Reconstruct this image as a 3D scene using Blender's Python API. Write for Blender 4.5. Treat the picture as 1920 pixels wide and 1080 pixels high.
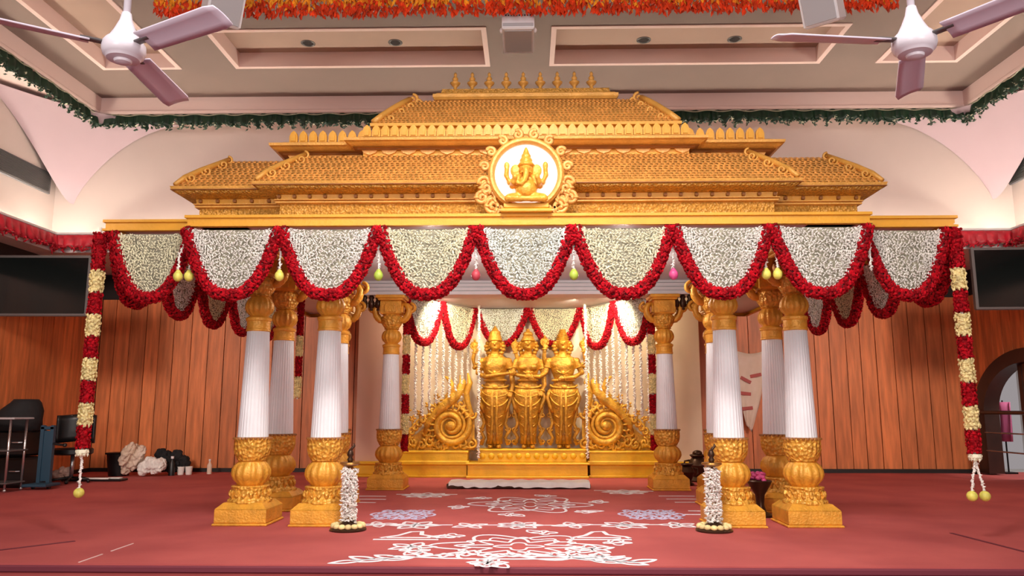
import bpy, math, random
from math import sin, cos, pi, radians as R
from mathutils import Vector, Matrix
COL = bpy.context.scene.collection
S = bpy.context.scene
for o in list(bpy.data.objects): bpy.data.objects.remove(o)

# ------------------------------------------------------------------ camera
cd = bpy.data.cameras.new('camera'); cam = bpy.data.objects.new('camera', cd); COL.objects.link(cam)
cd.sensor_width = 36; cd.lens = 1450/1920*36; cd.clip_end = 200
cam.location = (0, 0, 1.1); cam.rotation_euler = (R(90+8.934), 0, R(1.185))
S.camera = cam
# ------------------------------------------------------------------ world, exposure
S.view_settings.view_transform = 'Standard'; S.view_settings.look = 'None'
S.view_settings.gamma = 1; S.view_settings.use_curve_mapping = False
S.view_settings.exposure = -0.34
w = bpy.data.worlds.new('world'); S.world = w; w.use_nodes = True
w.node_tree.nodes['Background'].inputs[0].default_value = (1.0, 0.90, 0.92, 1)
w.node_tree.nodes['Background'].inputs[1].default_value = 0.40
# ------------------------------------------------------------------ hall lights and added fill lights
def area(name, loc, aim, size, power, col=(1, .93, .85), sy=None, spread=None):
    l = bpy.data.lights.new(name, 'AREA'); l.energy = power; l.color = col; l.size = size
    if sy: l.shape = 'RECTANGLE'; l.size_y = sy
    if spread: l.spread = spread
    o = bpy.data.objects.new(name, l); COL.objects.link(o); o.location = loc
    o.rotation_euler = (Vector(aim)-Vector(loc)).to_track_quat('-Z', 'Y').to_euler()
    return o
area('hall_light', (-2.6, 0.6, 5.6), (-1.2, 8.0, 2.2), 1.4, 105, (1, .93, .88))
area('hall_light', (2.6, 0.6, 5.6), (1.2, 8.0, 2.2), 1.4, 105, (1, .93, .88))
area('hall_light', (0, 3.0, 5.9), (0, 7.0, 0), 1.2, 170, (1, .94, .9), spread=R(95))
area('hall_light', (-5.8, 3.4, 4.4), (-5.6, 14.1, 1.5), 1.0, 62, (1, .80, .68), spread=R(58))  # unseen side pair, set low to brighten the plank wall
area('hall_light', (5.8, 3.4, 4.4), (5.6, 14.1, 1.5), 1.0, 62, (1, .80, .68), spread=R(58))
area('low_front_fill', (-3.0, -2.2, 2.3), (-1.5, 9, 1.6), 2.2, 235, (1, .90, .84), sy=.8)  # pair of unseen low fills added to light the canopy interior
area('low_front_fill', (3.0, -2.2, 2.3), (1.5, 9, 1.6), 2.2, 235, (1, .90, .84), sy=.8)
def spot(name, loc, aim, power, ang, col=(1, .86, .62), rad=.04, blend=.5):
    l = bpy.data.lights.new(name, 'SPOT'); l.energy = power; l.color = col; l.spot_size = R(ang); l.spot_blend = blend; l.shadow_soft_size = rad
    o = bpy.data.objects.new(name, l); COL.objects.link(o); o.location = loc
    o.rotation_euler = (Vector(aim)-Vector(loc)).to_track_quat('-Z', 'Y').to_euler()
spot('niche_spot', (-.45, 12.3, 2.82), (-.5, 13.35, 1.6), 75, 120)
spot('niche_spot', (.75, 12.2, 2.82), (.6, 13.35, 1.6), 110, 125)
spot('niche_spot', (-1.2, 11.9, 2.82), (-1.6, 13.3, 1.2), 150, 120)
spot('niche_spot', (1.2, 11.9, 2.82), (1.6, 13.3, 1.2), 150, 120)
for x in (-1.80, 1.82):  # unseen fills added behind the side swags to brighten the shrine wall
    l = bpy.data.lights.new('shrine_fill', 'POINT'); l.energy = 30; l.color = (1, .84, .58); l.shadow_soft_size = .04
    o = bpy.data.objects.new('shrine_fill', l); COL.objects.link(o); o.location = (x, 12.75, 2.55)
for x in (-1.18, 1.16):  # unseen fills added behind the front swags to lift the coffer ceiling
    l = bpy.data.lights.new('canopy_fill', 'POINT'); l.energy = 42; l.color = (1, .93, .87); l.shadow_soft_size = .05
    o = bpy.data.objects.new('canopy_fill', l); COL.objects.link(o); o.location = (x, 9.3, 2.66)

# ------------------------------------------------------------------ materials
def mat(name, col, rough=.5, metal=0., var=0., vscale=4., bump=0., bscale=40., col2=None, island=0., spec=.5, stretch=None, voronoi=False, emit=None):
    m = bpy.data.materials.new(name); m.use_nodes = True; nt = m.node_tree; n = nt.nodes; L = nt.links
    b = n['Principled BSDF']; b.inputs['Roughness'].default_value = rough; b.inputs['Metallic'].default_value = metal
    b.inputs['Specular IOR Level'].default_value = spec
    c = (*col, 1); b.inputs['Base Color'].default_value = c
    tc = n.new('ShaderNodeTexCoord'); src = tc.outputs['Object']
    if stretch:
        mp = n.new('ShaderNodeMapping'); mp.inputs['Scale'].default_value = stretch; L.new(src, mp.inputs[0]); src = mp.outputs[0]
    if var or col2:
        nz = n.new('ShaderNodeTexNoise'); nz.inputs['Scale'].default_value = vscale; nz.inputs['Detail'].default_value = 5; L.new(src, nz.inputs['Vector'])
        rp = n.new('ShaderNodeValToRGB'); rp.color_ramp.elements[0].position = .35; rp.color_ramp.elements[1].position = .65
        c2 = col2 if col2 else tuple(min(1, x*(1+var)) for x in col)
        c1 = col if col2 else tuple(x*(1-var) for x in col)
        rp.color_ramp.elements[0].color = (*c1, 1); rp.color_ramp.elements[1].color = (*c2, 1)
        L.new(nz.outputs[0], rp.inputs[0]); out = rp.outputs[0]
    else:
        rgb = n.new('ShaderNodeRGB'); rgb.outputs[0].default_value = c; out = rgb.outputs[0]
    if island:
        g = n.new('ShaderNodeNewGeometry'); hs = n.new('ShaderNodeHueSaturation')
        mr = n.new('ShaderNodeMapRange'); mr.inputs['To Min'].default_value = 1-island; mr.inputs['To Max'].default_value = 1+island
        L.new(g.outputs['Random Per Island'], mr.inputs['Value']); L.new(mr.outputs[0], hs.inputs['Value']); L.new(out, hs.inputs['Color']); out = hs.outputs[0]
    L.new(out, b.inputs['Base Color'])
    if bump:
        if voronoi:
            t = n.new('ShaderNodeTexVoronoi'); t.inputs['Scale'].default_value = bscale; h = t.outputs['Distance']
        else:
            t = n.new('ShaderNodeTexNoise'); t.inputs['Scale'].default_value = bscale; t.inputs['Detail'].default_value = 4; h = t.outputs[0]
        L.new(src, t.inputs['Vector'])
        bp = n.new('ShaderNodeBump'); bp.inputs['Strength'].default_value = bump; bp.inputs['Distance'].default_value = .02
        L.new(h, bp.inputs['Height']); L.new(bp.outputs[0], b.inputs['Normal'])
    if emit:
        b.inputs['Emission Color'].default_value = (*emit[0], 1); b.inputs['Emission Strength'].default_value = emit[1]
    return m
M = {}
M['gold'] = mat('gold_paint', (.72, .35, .065), .38, .15, .12, 6, .35, 60)
M['gold_tile'] = mat('gold_tile', (.74, .35, .085), .42, .1, .10, 5, .3, 50, island=.12)
M['gold_carved'] = mat('gold_carved', (.62, .30, .05), .42, .15, .2, 30, 1.0, 42, voronoi=True)
M['gold_yellow'] = mat('gold_yellow', (.74, .345, .025), .4, .05, .06, 5, .2, 30)
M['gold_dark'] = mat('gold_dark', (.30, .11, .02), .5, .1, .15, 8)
M['gold_pillar'] = mat('gold_pillar', (.76, .36, .04), .36, .2, .15, 9, .4, 45)
M['gold_pillar_carved'] = mat('gold_pillar_carved', (.76, .38, .05), .38, .2, .2, 25, 1.0, 28, voronoi=True)
M['statue'] = mat('statue_gold', (.50, .235, .022), .38, .45, .3, 10, .6, 40)
M['carving'] = mat('carving_gold', (.72, .38, .04), .4, .25, .2, 14, .6, 40)
M['plinth'] = mat('plinth_gold', (.84, .49, .018), .42, .1, .08, 5, .2, 20)
M['pleat'] = mat('white_pleat', (.88, .88, .90), .6, 0, .04, 3)
M['white'] = mat('white_paint', (.78, .75, .76), .5, 0, .03, 2)
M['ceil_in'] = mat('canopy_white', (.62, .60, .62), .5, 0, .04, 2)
M['rose'] = mat('rose_petal', (.34, .003, .009), .7, 0, .25, 30, island=.5, spec=.12)
M['rose_core'] = mat('rose_core', (.15, .002, .006), .7)
M['jasmine'] = mat('jasmine_bud', (.84, .80, .74), .6, 0, .1, 4, island=.16)
M['jasmine_b'] = mat('jasmine_bud_cream_cast', (.84, .80, .58), .6, 0, .1, 4, island=.16)  # yellow stage light put into the swag bud colour; ring flowers share it
M['jasmine_c'] = mat('jasmine_bud_green_cast', (.80, .83, .77), .6, 0, .1, 4, island=.16)  # greenish stage light put into the swag bud colour
M['net'] = mat('flower_net', (.32, .30, .22), .8, 0, .3, 20)
M['cream'] = mat('cream_petal', (.80, .66, .30), .6, 0, .1, 20, island=.25)
M['thread'] = mat('thread', (.7, .68, .6), .7)
M['bud_green'] = mat('bud_green', (.38, .50, .06), .45, 0, .2, 20)
M['bud_yellow'] = mat('bud_yellow', (.72, .66, .12), .45, 0, .2, 20)
M['bud_pink'] = mat('bud_pink', (.60, .07, .22), .45, 0, .2, 20)
M['bud_red'] = mat('bud_red', (.45, .05, .07), .45, 0, .2, 20)
M['plank'] = mat('wood_plank', (.62, .19, .062), .45, 0, .22, 2.2, .15, 12, island=.16, stretch=(6, 6, .6))
M['dark'] = mat('ledge_shade_wall', (.018, .010, .010), .7)  # near-black colour carries the shade under the ledge
M['skirt'] = mat('skirting', (.012, .008, .008), .5)
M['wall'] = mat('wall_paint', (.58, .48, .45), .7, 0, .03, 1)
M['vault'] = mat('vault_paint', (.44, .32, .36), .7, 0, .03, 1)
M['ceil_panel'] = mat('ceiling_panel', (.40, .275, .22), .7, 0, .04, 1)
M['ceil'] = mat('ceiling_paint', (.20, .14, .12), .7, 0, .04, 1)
M['ceil_trim'] = mat('ceiling_trim', (.82, .62, .58), .6)
M['panelp'] = mat('pink_panel', (.62, .40, .32), .6, 0, .04, 1)
M['cream_wall'] = mat('cream_wall', (.80, .66, .48), .6, 0, .04, 2)
M['carpet'] = mat('carpet', (.42, .082, .078), .75, 0, 0, 1.2, .25, 260, col2=(.52, .11, .10), spec=.25)
M['stagefront'] = mat('stage_front', (.16, .02, .035), .7)
M['black'] = mat('black_plastic', (.006, .006, .007), .4)
M['screen'] = mat('dark_screen', (.003, .005, .005), .15)
M['bezel'] = mat('bezel', (.10, .09, .09), .35)
M['chrome'] = mat('chrome', (.55, .55, .57), .25, .9)
M['green'] = mat('green_cloth', (.004, .030, .013), .45, 0, .3, 15)
M['tinsel'] = mat('silver_edge', (.45, .43, .32), .35, .4)
M['redcloth'] = mat('red_cloth', (.50, .012, .03), .5, 0, .2, 10)
M['marigold'] = mat('marigold', (.90, .24, .015), .6, 0, .2, 12, col2=(.95, .48, .03), island=.2)
M['marigold_d'] = mat('marigold_dark', (.75, .06, .01), .6, 0, .2, 12, island=.3)
M['fan'] = mat('fan_white', (.76, .71, .78), .35)
M['fan_blade'] = mat('fan_blade', (.76, .66, .78), .4)
M['pwhite'] = mat('projector_white', (.78, .76, .78), .4)
M['pgrey'] = mat('projector_grey', (.45, .44, .46), .4)
M['vent'] = mat('vent_grey', (.13, .12, .13), .5)
M['powder'] = mat('rice_powder', (.82, .78, .80), .9, 0, .06, 20)
M['powder_lilac'] = mat('lilac_powder', (.58, .54, .72), .9, 0, .1, 20)
M['brass'] = mat('brass', (.42, .20, .05), .3, .8)
M['bronze'] = mat('dark_bronze', (.07, .035, .02), .35, .7)
M['cloth'] = mat('white_cloth', (.84, .82, .78), .8, 0, .05, 8, .5, 14)
M['print'] = mat('printed_cloth', (.70, .55, .42), .7, 0, 0, 3, .3, 6, col2=(.78, .66, .56))
M['printred'] = mat('print_red', (.45, .10, .09), .7)
M['blue'] = mat('blue_frame', (.02, .06, .10), .45)
M['blackcloth'] = mat('black_cloth', (.008, .008, .010), .85, 0, .3, 6)
M['doorwood'] = mat('door_wood', (.035, .012, .008), .4, 0, .2, 4)
M['doorbrown'] = mat('door_leaf', (.09, .03, .012), .45, 0, .2, 4)
M['outside'] = mat('passage_wall', (.50, .48, .46), .7, 0, .12, 2)
M['pinkcloth'] = mat('pink_cloth', (.55, .12, .26), .7)
M['litdisc'] = mat('backlit_disc', (.85, .85, .80), .5, emit=((1, .97, .9), .8))
M['cove'] = mat('cove_lamp', (.9, .9, .85), .5, emit=((1, .94, .76), 78))
M['downlight'] = mat('downlight', (.03, .03, .03), .3, .5)
M['glass'] = mat('door_glass', (.5, .5, .5), .1)

# ------------------------------------------------------------------ mesh builder
class MB:
    def __init__(s): s.v = []; s.f = []; s.mi = []; s.cur = 0
    def add(s, vs, fs):
        o = len(s.v); s.v += [tuple(p) for p in vs]; s.f += [tuple(i+o for i in f) for f in fs]; s.mi += [s.cur]*len(fs); return s
    def box(s, c, d, rz=0, bev=0):
        x, y, z = c; a, b, h = d[0]/2, d[1]/2, d[2]/2
        if bev:
            e = min(bev, a*.9, b*.9, h*.9)
            lv = [(-h, e), (-h+e, 0), (h-e, 0), (h, e)]
            vs = []
            for zz, i in lv:
                for px, py in ((-a+i, -b+i), (a-i, -b+i), (a-i, b-i), (-a+i, b-i)): vs.append((px, py, zz))
            fs = [(3, 2, 1, 0), (12, 13, 14, 15)]
            for k in range(3):
                for j in range(4): fs.append((k*4+j, k*4+(j+1) % 4, k*4+4+(j+1) % 4, k*4+4+j))
        else:
            vs = [(i, j, k) for k in (-h, h) for i, j in ((-a, -b), (a, -b), (a, b), (-a, b))]
            fs = [(3, 2, 1, 0), (4, 5, 6, 7), (0, 1, 5, 4), (1, 2, 6, 5), (2, 3, 7, 6), (3, 0, 4, 7)]
        cr, sr = cos(rz), sin(rz)
        return s.add([(x+p[0]*cr-p[1]*sr, y+p[0]*sr+p[1]*cr, z+p[2]) for p in vs], fs)
    def lathe(s, prof, n=24, c=(0, 0, 0), flute=0, amp=0, cap=True):
        vs = []; fs = []
        for it in prof:
            z, r = it[0], it[1]; am = it[2] if len(it) > 2 else amp
            for i in range(n):
                t = 2*pi*i/n; rr = r*(1-am*(abs(sin(flute*t/2))**.0 if 0 else (1-abs(sin(flute*t/2))))) if flute else r
                vs.append((c[0]+rr*cos(t), c[1]+rr*sin(t), c[2]+z))
        m = len(prof)
        for k in range(m-1):
            for i in range(n):
                j = (i+1) % n; fs.append((k*n+i, k*n+j, k*n+n+j, k*n+n+i))
        if cap: fs.append(tuple(range(n-1, -1, -1))); fs.append(tuple((m-1)*n+i for i in range(n)))
        return s.add(vs, fs)
    def tube(s, pts, rad, n=8, flat=None, cap=True):
        pts = [Vector(p) for p in pts]; m = len(pts); rs = rad if isinstance(rad, (list, tuple)) else [rad]*m
        vs = []; fs = []; prev = None
        for k in range(m):
            t = (pts[min(k+1, m-1)]-pts[max(k-1, 0)])
            if t.length < 1e-9: t = Vector((0, 0, 1))
            t.normalize()
            if prev is None:
                u = t.cross(Vector((0, 1, 0)));
                if u.length < .1: u = t.cross(Vector((1, 0, 0)))
            else:
                u = prev - t*prev.dot(t)
                if u.length < 1e-6: u = t.orthogonal()
            u.normalize(); prev = u; vv = t.cross(u)
            for i in range(n):
                a = 2*pi*i/n; vs.append(pts[k]+u*(rs[k]*cos(a))+vv*(rs[k]*sin(a)*(flat or 1)))
        for k in range(m-1):
            for i in range(n):
                j = (i+1) % n; fs.append((k*n+i, k*n+j, k*n+n+j, k*n+n+i))
        if cap: fs.append(tuple(range(n-1, -1, -1))); fs.append(tuple((m-1)*n+i for i in range(n)))
        return s.add(vs, fs)
    def octa(s, c, r, rot=None):
        vs = [Vector(p) for p in ((r[0], 0, 0), (-r[0], 0, 0), (0, r[1], 0), (0, -r[1], 0), (0, 0, r[2]), (0, 0, -r[2]))]
        if rot is not None: vs = [rot @ p for p in vs]
        c = Vector(c)
        return s.add([p+c for p in vs], [(0, 2, 4), (2, 1, 4), (1, 3, 4), (3, 0, 4), (2, 0, 5), (1, 2, 5), (3, 1, 5), (0, 3, 5)])
    def ball(s, c, r, n=12, m=8, rot=None):
        if not isinstance(r, (tuple, list)): r = (r, r, r)
        vs = []; fs = []
        for k in range(m+1):
            p = pi*k/m
            for i in range(n):
                t = 2*pi*i/n; v = Vector((r[0]*sin(p)*cos(t), r[1]*sin(p)*sin(t), -r[2]*cos(p)))
                if rot is not None: v = rot @ v
                vs.append((c[0]+v[0], c[1]+v[1], c[2]+v[2]))
        for k in range(m):
            for i in range(n):
                j = (i+1) % n; fs.append((k*n+i, k*n+j, k*n+n+j, k*n+n+i))
        return s.add(vs, fs)
    def prism(s, poly, y0, y1):           # polygon in XZ extruded along Y
        n = len(poly)
        vs = [(x, y0, z) for x, z in poly]+[(x, y1, z) for x, z in poly]
        fs = [tuple(range(n)), tuple(range(2*n-1, n-1, -1))]+[(i, i+n, (i+1) % n+n, (i+1) % n) for i in range(n)]
        return s.add(vs, fs)
    def prismz(s, poly, z0, z1):
        n = len(poly)
        vs = [(x, y, z0) for x, y in poly]+[(x, y, z1) for x, y in poly]
        fs = [tuple(range(n-1, -1, -1)), tuple(range(n, 2*n))]+[(i, (i+1) % n, (i+1) % n+n, i+n) for i in range(n)]
        return s.add(vs, fs)
    def grid(s, rows):
        n = len(rows[0]); vs = [p for r in rows for p in r]; fs = []
        for k in range(len(rows)-1):
            for i in range(n-1): fs.append((k*n+i, k*n+i+1, k*n+n+i+1, k*n+n+i))
        return s.add(vs, fs)
    def stack(s, poly, levels, cap=True):  # plan polygon (CCW) swept up through (z, offset x, offset y)
        n = len(poly); vs = []; fs = []
        nx = []
        for i in range(n):
            sx = sy = 0
            for a, b in ((poly[i-1], poly[i]), (poly[i], poly[(i+1) % n])):
                dx, dy = b[0]-a[0], b[1]-a[1]
                if abs(dx) > abs(dy): sy = -1 if dx > 0 else 1
                else: sx = 1 if dy > 0 else -1
            nx.append((sx, sy))
        for lv in levels:
            z, ox = lv[0], lv[1]; oy = lv[2] if len(lv) > 2 else ox
            for p, q in zip(poly, nx): vs.append((p[0]+q[0]*ox, p[1]+q[1]*oy, z))
        for k in range(len(levels)-1):
            for i in range(n):
                j = (i+1) % n; fs.append((k*n+i, k*n+j, k*n+n+j, k*n+n+i))
        if cap: fs.append(tuple(range(n-1, -1, -1))); fs.append(tuple((len(levels)-1)*n+i for i in range(n)))
        return s.add(vs, fs)
    def xform(s, mt, start=0):
        for i in range(start, len(s.v)): s.v[i] = tuple(mt @ Vector(s.v[i]))
        return s
    def mesh(s, name, mats, smooth=False):
        me = bpy.data.meshes.new(name); me.from_pydata(s.v, [], s.f)
        for m in (mats if isinstance(mats, (list, tuple)) else [mats]): me.materials.append(M[m])
        if len(me.materials) > 1: me.polygons.foreach_set('material_index', s.mi)
        if smooth: me.shade_smooth()
        if smooth == 'auto': me.set_sharp_from_angle(angle=R(38))
        me.update(); return me
    def build(s, name, mats, parent=None, loc=(0, 0, 0), smooth=False):
        o = bpy.data.objects.new(name, s.mesh(name, mats, smooth)); COL.objects.link(o); o.location = loc
        if parent: o.parent = parent
        return o
def tag(o, label=None, cat=None, group=None, kind=None):
    if label: o['label'] = label
    if cat: o['category'] = cat; o['kind'] = 'thing'
    if group: o['group'] = group
    if kind: o['kind'] = kind
    return o
def thing(name, label, cat, loc=(0, 0, 0), rz=0, group=None):
    o = bpy.data.objects.new(name, None); COL.objects.link(o); o.empty_display_size = .1
    o.location = loc; o.rotation_euler = (0, 0, rz); return tag(o, label, cat, group)
def struct(o): o['kind'] = 'structure'; return o
KIDS = {}
def copy_tree(o, parent=None):
    c = o.copy(); COL.objects.link(c)
    if parent: c.parent = parent
    for ch in list(o.children): copy_tree(ch, c)
    return c
def place(proto, used, label, loc, rz=0, scale=None, group=None):
    o = proto if not used else copy_tree(proto)
    o['label'] = label; o.location = loc; o.rotation_euler = (0, 0, rz)
    if scale: o.scale = scale
    if group: o['group'] = group
    return o
def fuse(mb, name, m, voxel, parent=None, loc=(0, 0, 0), smooth_it=3, crumple=0):
    t = mb.build('tmp', m); md = t.modifiers.new('r', 'REMESH'); md.mode = 'VOXEL'; md.voxel_size = voxel; md.use_smooth_shade = True
    sm = t.modifiers.new('s', 'SMOOTH'); sm.factor = .5; sm.iterations = smooth_it
    if crumple:
        tx = bpy.data.textures.get('crumple') or bpy.data.textures.new('crumple', 'CLOUDS'); tx.noise_scale = .07
        dm = t.modifiers.new('d', 'DISPLACE'); dm.texture = tx; dm.strength = crumple; dm.texture_coords = 'LOCAL'
    dg = bpy.context.evaluated_depsgraph_get(); dg.update()
    me = bpy.data.meshes.new_from_object(t.evaluated_get(dg), depsgraph=dg); bpy.data.objects.remove(t)
    me.name = name; me.materials.clear(); me.materials.append(M[m])
    for p in me.polygons: p.use_smooth = True
    o = bpy.data.objects.new(name, me); COL.objects.link(o); o.location = loc
    if parent: o.parent = parent
    return o

# ================================================================== SETTING
# stage floor with its front face, and the hall floor below it
struct(MB().add([(-9, 5.76, 0), (9, 5.76, 0), (9, 14.3, 0), (-9, 14.3, 0), (-9, 14.3, -.1), (9, 14.3, -.1), (9, 5.76, -.1), (-9, 5.76, -.1)],
    [(0, 1, 2, 3), (4, 5, 6, 7), (0, 7, 6, 1), (1, 6, 5, 2), (2, 5, 4, 3), (3, 4, 7, 0)]).build('floor', 'carpet'))
struct(MB().box((0, 5.80, -.50), (18, .06, .80)).box((0, 5.765, -.035), (18, .05, .05), bev=.01).build('trim_1', 'stagefront'))
struct(MB().box((0, 2.5, -.93), (20, 9, .06)).build('floor_hall', 'stagefront'))
def strip(name, x0, y0, x1, y1, wd, m):
    d = Vector((x1-x0, y1-y0, 0)); nrm = Vector((-d.y, d.x, 0)).normalized()*wd/2
    p = [Vector((x0, y0, 0))-nrm, Vector((x1, y1, 0))-nrm, Vector((x1, y1, 0))+nrm, Vector((x0, y0, 0))+nrm]
    struct(MB().prismz([(q.x, q.y) for q in p], .001, .005).build(name, m))
strip('trim_6', -4.179, 6.278, -3.836, 6.711, .035, 'stagefront'); strip('trim_7', 3.80, 7.296, 3.88, 6.30, .03, 'stagefront')
strip('trim_8', -3.27, 5.80, -3.274, 6.12, .012, 'ceil_trim'); strip('trim_9', -3.275, 6.25, -3.28, 6.6, .012, 'ceil_trim')
# planked back wall
rnd = random.Random(3)
def planks(run0, run1, z0, z1, place_fn):
    mb = MB(); x = run0
    while x < run1-.01:
        wd = rnd.uniform(.25, .33); x1 = min(run1, x+wd)
        place_fn(mb, x, x1, z0, z1); x = x1
    return mb
b = planks(-7.9, 7.9, .06, 3.12, lambda mb, x, x1, a, c: mb.box(((x+x1)/2, 14.12+rnd.uniform(-.004, .004), (a+c)/2), (x1-x-.014, .05, c-a), bev=.006))
struct(b.build('wall_back', 'plank'))
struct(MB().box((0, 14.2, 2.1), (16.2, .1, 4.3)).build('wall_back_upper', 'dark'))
struct(MB().box((0, 14.06, .03), (15.8, .07, .07)).build('baseboard_back', 'skirt'))
for sx, nm in ((-1, 'left'), (1, 'right')):
    if sx < 0:
        b = planks(5.8, 14.1, .06, 3.12, lambda mb, x, x1, a, c: mb.box((sx*7.93, (x+x1)/2, (a+c)/2), (.05, x1-x-.014, c-a), bev=.006))
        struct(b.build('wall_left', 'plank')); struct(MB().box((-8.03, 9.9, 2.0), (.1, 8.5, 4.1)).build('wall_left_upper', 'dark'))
        struct(MB().box((-7.88, 9.9, .03), (.06, 8.3, .07)).build('baseboard_left', 'skirt'))
    else:
        # right wall has the arched doorway between y = 10.9 and 13.9
        yc, hw, zs, ze = 12.42, 1.36, 1.05, .93
        def arch_z(y): 
            t = (y-yc)/hw
            return zs+ze*math.sqrt(max(0, 1-t*t)) if abs(t) < 1 else 0
        def pl(mb, x, x1, a, c):
            m_ = (x+x1)/2
            if abs(m_-yc) < hw:
                zl = min(arch_z(x+.01), arch_z(x1-.01)); 
                zl = max(zl, 1.05)
                vs = []
                for yy, zz in ((x+.007, arch_z(x+.007) or zs), (x1-.007, arch_z(x1-.007) or zs), (x1-.007, c), (x+.007, c)): vs.append((yy, zz))
                mb.add([(7.905, q[0], q[1]) for q in vs]+[(7.955, q[0], q[1]) for q in vs], [(3, 2, 1, 0), (4, 5, 6, 7), (0, 1, 5, 4), (1, 2, 6, 5), (2, 3, 7, 6), (3, 0, 4, 7)])
            else: mb.box((7.93, m_, (a+c)/2), (.05, x1-x-.014, c-a), bev=.006)
        b = MB()
        for r0, r1 in ((5.8, yc-hw), (yc-hw, yc+hw), (yc+hw, 14.1)):
            q = planks(r0, r1, .06, 3.12, pl); b.add(q.v, q.f)
        struct(b.build('wall_right', 'plank'))
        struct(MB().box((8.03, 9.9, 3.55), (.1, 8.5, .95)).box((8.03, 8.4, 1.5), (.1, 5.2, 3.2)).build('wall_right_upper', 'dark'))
        struct(MB().box((7.88, 8.4, .03), (.06, 5.1, .07)).build('baseboard_right', 'skirt'))
# ledge with upstand around the hall, hiding the cove lamps
b = MB().box((0, 13.2, 3.66), (16.6, 2.25, .12)).box((0, 12.07, 3.80), (15.3, .05, .24), bev=.01).box((0, 12.03, 3.90), (15.3, .05, .03))
for sx in (-1, 1): b.box((sx*7.86, 8.0, 3.66), (.5, 8.2, .12)).box((sx*7.63, 8.0, 3.80), (.05, 8.14, .24), bev=.01).box((sx*7.60, 8.0, 3.90), (.05, 8.14, .03))
struct(b.build('trim_2', 'white'))
lamp = thing('cove_lamp', 'row of white cove lamps lying behind the ledge upstand', 'lamp', (0, 0, 0))
MB().box((0, 12.415, 3.76), (15.0, .04, .04)).build('light_strip', 'cove', lamp)
for sx in (-1, 1): MB().box((sx*7.915, 8.5, 3.76), (.04, 7.2, .04)).build('light_strip', 'cove', lamp)
# upper walls and the groined corners
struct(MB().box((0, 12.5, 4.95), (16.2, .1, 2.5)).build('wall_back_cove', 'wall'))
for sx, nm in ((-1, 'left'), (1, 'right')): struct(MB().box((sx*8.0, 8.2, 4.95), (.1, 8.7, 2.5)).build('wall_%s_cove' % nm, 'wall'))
def vault(sx):
    rows = []; n = 18
    C0 = Vector((7.62, 12.45, 4.50)); K = Vector((7.16, 12.1, 5.86))
    for i in range(n+1):
        t = i/n
        A = Vector((C0.x-1.75*t**1.25, 12.448-.02*t, C0.z+(1.36)*(1-(1-t)**1.7)))
        B = Vector((7.948, 12.35-2.0*t**1.25, C0.z+(1.36)*(1-(1-t)**1.7)))
        Bc = B.lerp(Vector((C0.x, C0.y, C0.z)), (1-t)**3)
        Mid = C0.lerp(K, t); Mid.z = C0.z+1.36*(t**1.0)
        row = []
        for j in range(13):
            u = j/12; p = A*(1-u)**2+Mid*(2*u*(1-u))*1.0+Bc*u**2
            row.append((sx*p.x, p.y, p.z))
        rows.append(row)
    return MB().grid(rows)
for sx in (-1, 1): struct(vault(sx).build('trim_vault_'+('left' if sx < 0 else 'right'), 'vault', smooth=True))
# ceiling: rim, first recess, coffered panels
def frame_box(mb, x0, x1, y0, y1, X0, X1, Y0, Y1, z0, z1):  # ring between inner and outer rectangle
    mb.box(((X0+x0)/2, (Y0+Y1)/2, (z0+z1)/2), (x0-X0, Y1-Y0, z1-z0)); mb.box(((x1+X1)/2, (Y0+Y1)/2, (z0+z1)/2), (X1-x1, Y1-Y0, z1-z0))
    mb.box(((x0+x1)/2, (y1+Y1)/2, (z0+z1)/2), (x1-x0, Y1-y1, z1-z0)); mb.box(((x0+x1)/2, (Y0+y0)/2, (z0+z1)/2), (x1-x0, y0-Y0, z1-z0))
b = MB(); frame_box(b, -7.02, 7.02, 4.6, 11.98, -8.1, 8.1, 4.0, 12.6, 5.94, 6.20)
b.box((0, 11.99, 5.915), (14.2, .12, .06), bev=.015)
for sx in (-1, 1): b.box((sx*7.05, 8.1, 5.915), (.1, 7.9, .06), bev=.015)
struct(b.build('trim_3', 'ceil_trim'))
# recess ceiling is a slab with rectangular openings for the panels
cells = []
xs = [-7.1, -6.35, -5.25, -4.33, -.60, .38, 4.28, 5.2, 6.3, 7.1]; ys = [4.5, 5.2, 9.75, 10.85, 12.1]
b = MB()
for i in range(len(xs)-1):
    for j in range(len(ys)-1):
        if (i in (3, 5) and j == 2) or (i in (1, 7) and j in (1, 2)): continue
        b.box(((xs[i]+xs[i+1])/2, (ys[j]+ys[j+1])/2, 6.24), (xs[i+1]-xs[i], ys[j+1]-ys[j], .12))
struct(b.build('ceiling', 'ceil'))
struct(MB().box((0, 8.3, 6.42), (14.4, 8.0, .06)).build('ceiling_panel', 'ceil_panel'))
b = MB()
for i, (ya, yb) in ((3, (9.75, 10.85)), (5, (9.75, 10.85)), (1, (5.2, 10.85)), (7, (5.2, 10.85))):
    frame_box(b, xs[i]+.02, xs[i+1]-.02, ya+.02, yb-.02, xs[i]-.05, xs[i+1]+.05, ya-.05, yb+.05, 6.165, 6.395)
struct(b.build('trim_4', 'ceil_trim'))
struct(MB().box((0, 8.0, 5.95), (8.0, .25, .5), bev=.02).build('trim_5', 'ceil_trim'))

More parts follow.
